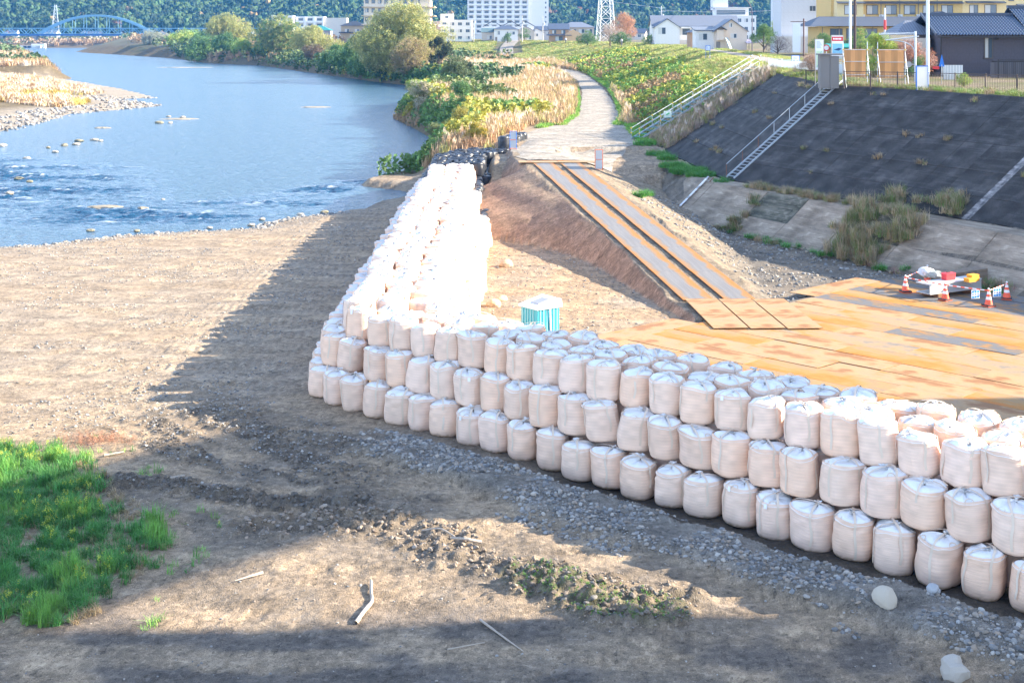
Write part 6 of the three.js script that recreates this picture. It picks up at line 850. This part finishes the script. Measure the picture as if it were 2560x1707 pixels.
block('apartment_tower', 'tall white apartment block with rows of balconies', -2.5, 905, 52, 37, 16, whiteP, 12, 8, { balcony: true, blank: 13, from: 1, more: (g) => { for (let f = 2; f < 11; f++) win(g, 25 - 0.9, f * 3.08 + 1.7, 0.9, 1.2, 8.02); } });
block('beige_hotel', 'beige hotel with layered balconies behind the huge willow', -52, 640, 30, 24, 16, plaster(0.76, 0.66, 0.52), 6, 9, { blank: 4, fm: frameD, more: (g) => { for (let f = 1; f < 7; f++) part(g, 'balcony_slab', box(33, 0.3, 18, 0.6, f * 4 - 0.3, 0.6), plaster(0.6, 0.46, 0.32)); } });
block('white_flats', 'white four-storey flats right of the huge willow', -26, 655, 14.5, 9.6, 11, whiteP, 3, 4, { more: (g) => { part(g, 'penthouse', box(6, 3.4, 6, -4.4, 11.2, 0), whiteP); win(g, -4.4, 11.4, 1.4, 1, 3.02); part(g, 'aerial', bar([-4, 12.9, 0], [-4, 14.2, 0], 0.05), galvM); part(g, 'side_block', box(4, 9.4, 9, -9, 4.7, -0.5), plaster(0.62, 0.52, 0.58)); for (let f = 0; f < 3; f++) part(g, 'balcony', box(4, 1.1, 1.0, -6.3, f * 3.2 + 0.9, 5.9), whiteM); } });
block('white_flats', 'small white flats with balconies beyond the river trees', -130, 905, 18, 14, 10, whiteP, 4, 3, { balcony: true, more: (g) => part(g, 'end_wall', box(15, 13.6, 10, 16, 6.8, 0), plaster(0.62, 0.58, 0.52)) });
block('white_flats', 'plain white block left of the balconied flats', -152, 930, 14, 15, 9, whiteP, 4, 3, {});
house('grey shed with a teal hipped roof beyond the river trees', -118, 860, 14, 12, 5.5, 3, plaster(0.28, 0.27, 0.3), roofM(0.03, 0.28, 0.28), { wins: [[-4, 3, 2, 2], [3, 3, 2, 2]] }); house('white house beside the teal-roofed shed', -128, 850, 7, 8, 4.6, 2, whiteP, slateM, { wins: [[0, 3, 1.6, 1.4]] }); house('brown inn with a dark stepped roof by the beige hotel', -79, 700, 12, 10, 7.5, 2.4, plaster(0.5, 0.4, 0.28), darkRoofM, { wins: [[-3, 5, 2, 1.6], [2, 5, 2, 1.6], [0, 2.4, 3, 1.6]], lean: [0, 4.2, 14] });
block('terraced_hall', 'white modern hall with stepped terraces and glazed band', 97, 640, 27, 11.4, 14, whiteP, 3, 9, { more: (g) => { part(g, 'upper_storey', box(15, 4, 10, 3, 13.4, 0), whiteP); part(g, 'glazed_band', box(13, 2.0, 0.2, 2.4, 13.3, 5.1), glassM); part(g, 'roof_slab', box(17, 0.3, 12, 3, 15.5, 0), whiteP); part(g, 'tower', box(7, 9, 7, -2, 19, -1), plaster(0.7, 0.72, 0.76)); } });
{ const g = thing('chimney', 'slim square white chimney beside the terraced hall', 'chimney', 112, 9.2, 600); part(g, 'shaft', box(1.6, 24, 1.6, 0, 12, 0), plaster(0.66, 0.7, 0.76)); part(g, 'ladder', [bar([0.4, 0, 0.85], [0.4, 24, 0.85], 0.05), bar([-0.1, 0, 0.85], [-0.1, 24, 0.85], 0.05)], galvM); }
block('white_building', 'white rooftop block behind the tiled house', 141, 400, 12, 14, 8, plaster(0.66, 0.7, 0.74), 4, 4, { fm: frameD });
// small far houses beyond the bridge and along the valley
{
  const r = rng(99); const spots = []; for (let k = 0; k < 26; k++) spots.push([-600 + k * 19 + rr(-8, 8, r), 1425 + rr(-5, 60, r)]); for (let k = 0; k < 12; k++) spots.push([40 + k * 26 + rr(-6, 6, r), 760 + rr(-20, 60, r)]);
  spots.forEach(([x, d], i) => { const w = rr(8, 15, r), h = rr(3.5, 6, r), g = thing('distant_house', i < 26 ? `small pale house in the row beyond the bridge, ${ord(i)} from the river end` : `roof of a town house behind the levee, ${ord(i - 26)} from the apartment block`, 'house', x, i < 26 ? 8 : 9.2, d, rr(-0.3, 0.3, r), 'far houses of the town'); part(g, 'wall', gableWall(w * 0.7, h, 2.2, w).rotateY(i & 1 ? Math.PI / 2 : 0), i % 3 ? whiteP : creamP); part(g, 'roof', gableRoof(w * 0.7, w, h, 2.3).rotateY(i & 1 ? Math.PI / 2 : 0), i % 4 === 0 ? roofM(0.3, 0.12, 0.1) : i % 2 ? slateM : greyRoofM); for (const s of [-1, 1]) win(g, s * w * 0.18, h * 0.6, 1.8, 1.5, (i & 1 ? w * 0.35 : w * 0.5) + 0.03); });
}
// poles and pylons
const upole = (label, x, d, h, y = 9.2) => { const g = thing('utility_pole', label, 'pole', x, y, d, 0, 'utility poles of the town'); part(g, 'shaft', bar([0, 0, 0], [0, h, 0], 0.22, 8, 0.15), M(0.5, 0.48, 0.46)); for (const yy of [h - 0.6, h - 1.8]) part(g, 'crossarm', box(2.2, 0.14, 0.14, 0.3, yy, 0), galvM); part(g, 'transformer', cyl(0.3, 0.3, 0.9, 0.5, h - 3, 0.2, 10), M(0.5, 0.52, 0.54)); };
[['utility pole in front of the white flats', -17.5, 640, 12], ['utility pole by the path up the levee', 4.5, 610, 11.5], ['utility pole between the white houses and the brown house', 13.2, 600, 11], ['utility pole right of the terraced hall with cables', 76, 400, 11], ['utility pole behind the long blue-grey roof', 47, 440, 12.5], ['utility pole at the far right above the tiles', 100, 300, 8]].forEach((a) => upole(...a));
[[[76, 19.8, 400], [140, 20.6, 380]], [[76, 18.2, 400], [140, 18.8, 380]], [[47, 21, 440], [-60, 46, 700]], [[47, 20.4, 440], [76, 19.8, 400]]].forEach(([a, b], i) => { const c = new THREE.QuadraticBezierCurve3(V(...a), V((a[0] + b[0]) / 2, (a[1] + b[1]) / 2 - 1.2, (a[2] + b[2]) / 2), V(...b)), p = part(scene, 'power_cable', new THREE.TubeGeometry(c, 16, 0.05, 4), M(0.5, 0.5, 0.52)); tag(p, ['upper cable running right from the pole by the terraced hall', 'lower cable running right from the pole by the terraced hall', 'cable rising across the hill from the blue-grey roof', 'cable between the two poles behind the cream house'][i], 'cable'); });
function pylon(label, x, y, d, w, h, m) {
  const g = thing('pylon', label, 'pylon', x, y, d, 0.2), at = (s, t, yy) => { const k = lerp(w / 2, w * 0.1, yy / h); return [s * k, yy, t * k]; }, n = 9;
  for (const s of [-1, 1]) for (const t of [-1, 1]) part(g, 'leg', bar(at(s, t, 0), at(s, t, h), w * 0.022, 5), m);
  for (let k = 0; k < n; k++) { const a = h * k / n, b = h * (k + 1) / n; for (const [p, q] of [[[-1, 1], [1, 1]], [[1, 1], [1, -1]], [[1, -1], [-1, -1]], [[-1, -1], [-1, 1]]]) part(g, 'brace', [bar(at(...p, a), at(...q, b), w * 0.012, 4), bar(at(...q, a), at(...p, b), w * 0.012, 4), bar(at(...p, b), at(...q, b), w * 0.01, 4)], m); }
  for (const f of [0.72, 0.84, 0.95]) part(g, 'crossarm', bar([-w * 0.55, h * f, 0], [w * 0.55, h * f, 0], w * 0.02, 4), m); return g;
}
pylon('white lattice pylon rising beside the russet tree', 37.5, 9.2, 560, 6.6, 44, M(0.72, 0.74, 0.76, 0.6)); pylon('small far lattice pylon behind the arch bridge', -457, 8, 1400, 8, 33, M(0.36, 0.42, 0.5)); pylon('far pylon top on the terraced hill behind the hall', 121, 60, 1450, 9, 26, M(0.4, 0.45, 0.52));
{ const g = thing('levee_rail', 'pale blue railing on the levee right of the willow', 'fence', -26.5, 9.3, 640); for (let k = 0; k < 12; k++) part(g, 'post', box(0.12, 1.5, 0.12, k * 1.05 - 5, 0.75, 0), M(0.5, 0.66, 0.7)); for (const y of [0.5, 1.0, 1.5]) part(g, 'rail', box(12, 0.1, 0.1, 0.8, y, 0), M(0.5, 0.66, 0.7)); }

// ---------------------------------------------------------------- arch bridge far up the river
{
  const B = M(0.16, 0.33, 0.48, 0.55), pier = M(0.32, 0.31, 0.3, 0.9), g = thing('arch_bridge', 'light blue steel arch bridge crossing the river', 'bridge', -400, 0, 1350), x0 = -190, x1 = 170, yD = 10.2, yT = 17.4;
  part(g, 'deck', box(x1 - x0, 1.6, 9, (x0 + x1) / 2, yD + 0.8, 0), M(0.03, 0.13, 0.4, 0.6)); part(g, 'footway', box(x1 - x0, 0.4, 10, (x0 + x1) / 2, yD + 1.8, 0), B);
  for (const z of [4.6, -4.6]) { part(g, 'top_chord', box(x1 - x0, 0.8, 0.6, (x0 + x1) / 2, yT, z), B); for (let x = x0; x < x1; x += 11) { part(g, 'diagonal', beam([x, yD + 1.6, z], [x + 5.5, yT, z], 0.5, 0.5), B); part(g, 'diagonal', beam([x + 5.5, yT, z], [x + 11, yD + 1.6, z], 0.5, 0.5), B); }
    const a0 = -56, a1 = 54, top = (u) => yD + 2 + 17.6 * (1 - (2 * u - 1) ** 2), rows = []; for (let k = 0; k < 20; k++) { const u = k / 20, v = (k + 1) / 20; rows.push(beam([lerp(a0, a1, u), top(u), z], [lerp(a0, a1, v), top(v), z], 0.9, 1.8)); } part(g, 'arch', rows, B); for (let k = 1; k < 10; k++) { const u = k / 10; part(g, 'hanger', beam([lerp(a0, a1, u), yD + 1.6, z], [lerp(a0, a1, u), top(u), z], 0.45, 0.45), B); } }
  for (const x of [-92, -60, 55, 88]) { const p = part(g, 'pier', [box(3.2, 12, 8, x, yD - 6, 0)], pier); part(p, 'pier_cap', box(4.6, 1.4, 9, x, yD - 0.6, 0), pier); }
  const w = thing('construction_platform', 'white staging and dark sheeting at the foot of the bridge pier', 'platform', -438, -0.4, 1250); part(w, 'platform', box(36, 2.2, 8, 0, 1.0, 0), M(0.6, 0.58, 0.55)); for (let k = 0; k < 8; k++) part(w, 'sheet', box(3, 1.9, 0.2, -15 + k * 3.8, 1.0, 4.1), k % 3 === 1 ? whiteM : M(0.06, 0.08, 0.12)); part(w, 'white_block', box(12, 3.2, 5, 15, 2, 0), whiteM);
}

// ---------------------------------------------------------------- people on the levee
function person(label, x, d, cloth, leg) {
  const g = thing('person', label, 'person', x, 9.45, d), pts = [[0, 0.0, 0.13], [0.02, 0.45, 0.12], [0.04, 0.85, 0.17], [0.05, 1.05, 0.19], [0.05, 1.35, 0.23], [0.04, 1.45, 0.12], [0.03, 1.5, 0.065], [0.04, 1.6, 0.1], [0.04, 1.7, 0.085], [0.04, 1.75, 0.01]], n = 12, pos = [], idx = [], col = [];
  pts.forEach(([z, y, r]) => { for (let i = 0; i < n; i++) { const a = i / n * 6.283; pos.push(Math.cos(a) * r, y, Math.sin(a) * r * 0.75 + z); col.push(...(y < 0.86 ? leg : y < 1.46 ? cloth : [0.45, 0.28, 0.2])); } }); for (let j = 0; j < pts.length - 1; j++) for (let i = 0; i < n; i++) { const a = j * n + i, b = j * n + (i + 1) % n; idx.push(a, a + n, b, b, a + n, b + n); }
  const geo = new THREE.BufferGeometry(); geo.setAttribute('position', new THREE.Float32BufferAttribute(pos, 3)); geo.setAttribute('color', new THREE.Float32BufferAttribute(col, 3)); geo.setIndex(idx); geo.computeVertexNormals(); part(g, 'body', geo, new THREE.MeshStandardMaterial({ vertexColors: true, roughness: 0.9 })); part(g, 'hair', place(new THREE.SphereGeometry(0.11, 10, 8), 0, 1.68, 0.01), M(0.03, 0.025, 0.02)); for (const s of [-1, 1]) part(g, 'sleeve', bar([s * 0.23, 1.38, 0.04], [s * 0.27, 0.9, 0.16], 0.06, 6, 0.045), M(...cloth)); g.scale.setScalar(1.25);
}
person('person in a white top walking on the levee near the brown house', 20, 520, [0.7, 0.72, 0.75], [0.05, 0.06, 0.1]); person('person in pale clothes walking by the hedge under the russet tree', 34.5, 440, [0.6, 0.58, 0.56], [0.2, 0.2, 0.24]);

// ---------------------------------------------------------------- wooded hills
{
  const hy = (x, d) => { const foot = 1500 + 60 * Math.sin(x * 0.004) + (x > 60 ? -60 * sstep(60, 400, x) : 0), u = Math.max(0, d - foot); return 8 + 0.21 * u * (0.75 + 0.55 * fbm(x * 0.0022 + 3, d * 0.0022, 3, 501)) + 26 * (fbm(x * 0.009, d * 0.009, 3, 505) - 0.5) * sstep(0, 200, u) - 6 * (1 - sstep(0, 30, d - foot + 30)); };
  const rows = []; for (let d = 1440; d < 2900; d += 24) { const row = []; for (let x = -1500; x <= 1500; x += 26) row.push([x, Math.min(hy(x, d), 140 + 30 * fbm(x * 0.003, 2, 3, 9)), d]); rows.push(row); }
  struct('hills', quadMesh(rows, (i, j, p) => [p[0] / 20, p[2] / 20]), new THREE.MeshStandardMaterial({ color: C(0.035, 0.055, 0.025), roughness: 1 }), 'wooded hillside filling the top of the view');
  const crownG = lump(1, 601, 1, 0.85, 1, 3, 0.42, 3.2), crownG2 = lump(1, 607, 0.85, 1.1, 0.85, 3, 0.4, 3.6), woodsM = new THREE.MeshStandardMaterial({ color: C(1, 1, 1), roughness: 1 }), ms = [[], []], cs = [[], []], r = rng(606);
  for (let k = 0; k < 30000; k++) { const d = 1470 + 700 * Math.pow(r(), 1.35), x = rr(-0.42, 0.42, r) * d, y = hy(x, d); if (y < 8.5) continue; const s = rr(3.6, 7.2, r), i = r() < 0.4 ? 1 : 0, n = fbm(x * 0.012, d * 0.012, 3, 611); ms[i].push(new THREE.Matrix4().compose(V(x, y + s * 0.4, d), new THREE.Quaternion().setFromEuler(new THREE.Euler(rr(-0.2, 0.2, r), r() * 6.28, 0)), new THREE.Vector3(s, s * rr(0.8, 1.35, r), s))); cs[i].push(tint(n > 0.74 && r() < 0.4 ? [0.1, 0.055, 0.03] : r() < 0.01 ? [0.2, 0.13, 0.05] : i ? [0.018, 0.04, 0.02] : [0.04, 0.075, 0.025], 0.4, r)); }
  stuff('forest', 'broadleaf woodland covering the hillside', 'forest', crownG, woodsM, ms[0], cs[0]); stuff('forest', 'darker evergreen trees scattered through the hillside woodland', 'forest', crownG2, woodsM, ms[1], cs[1]);
}
renderer.render(scene, camera);
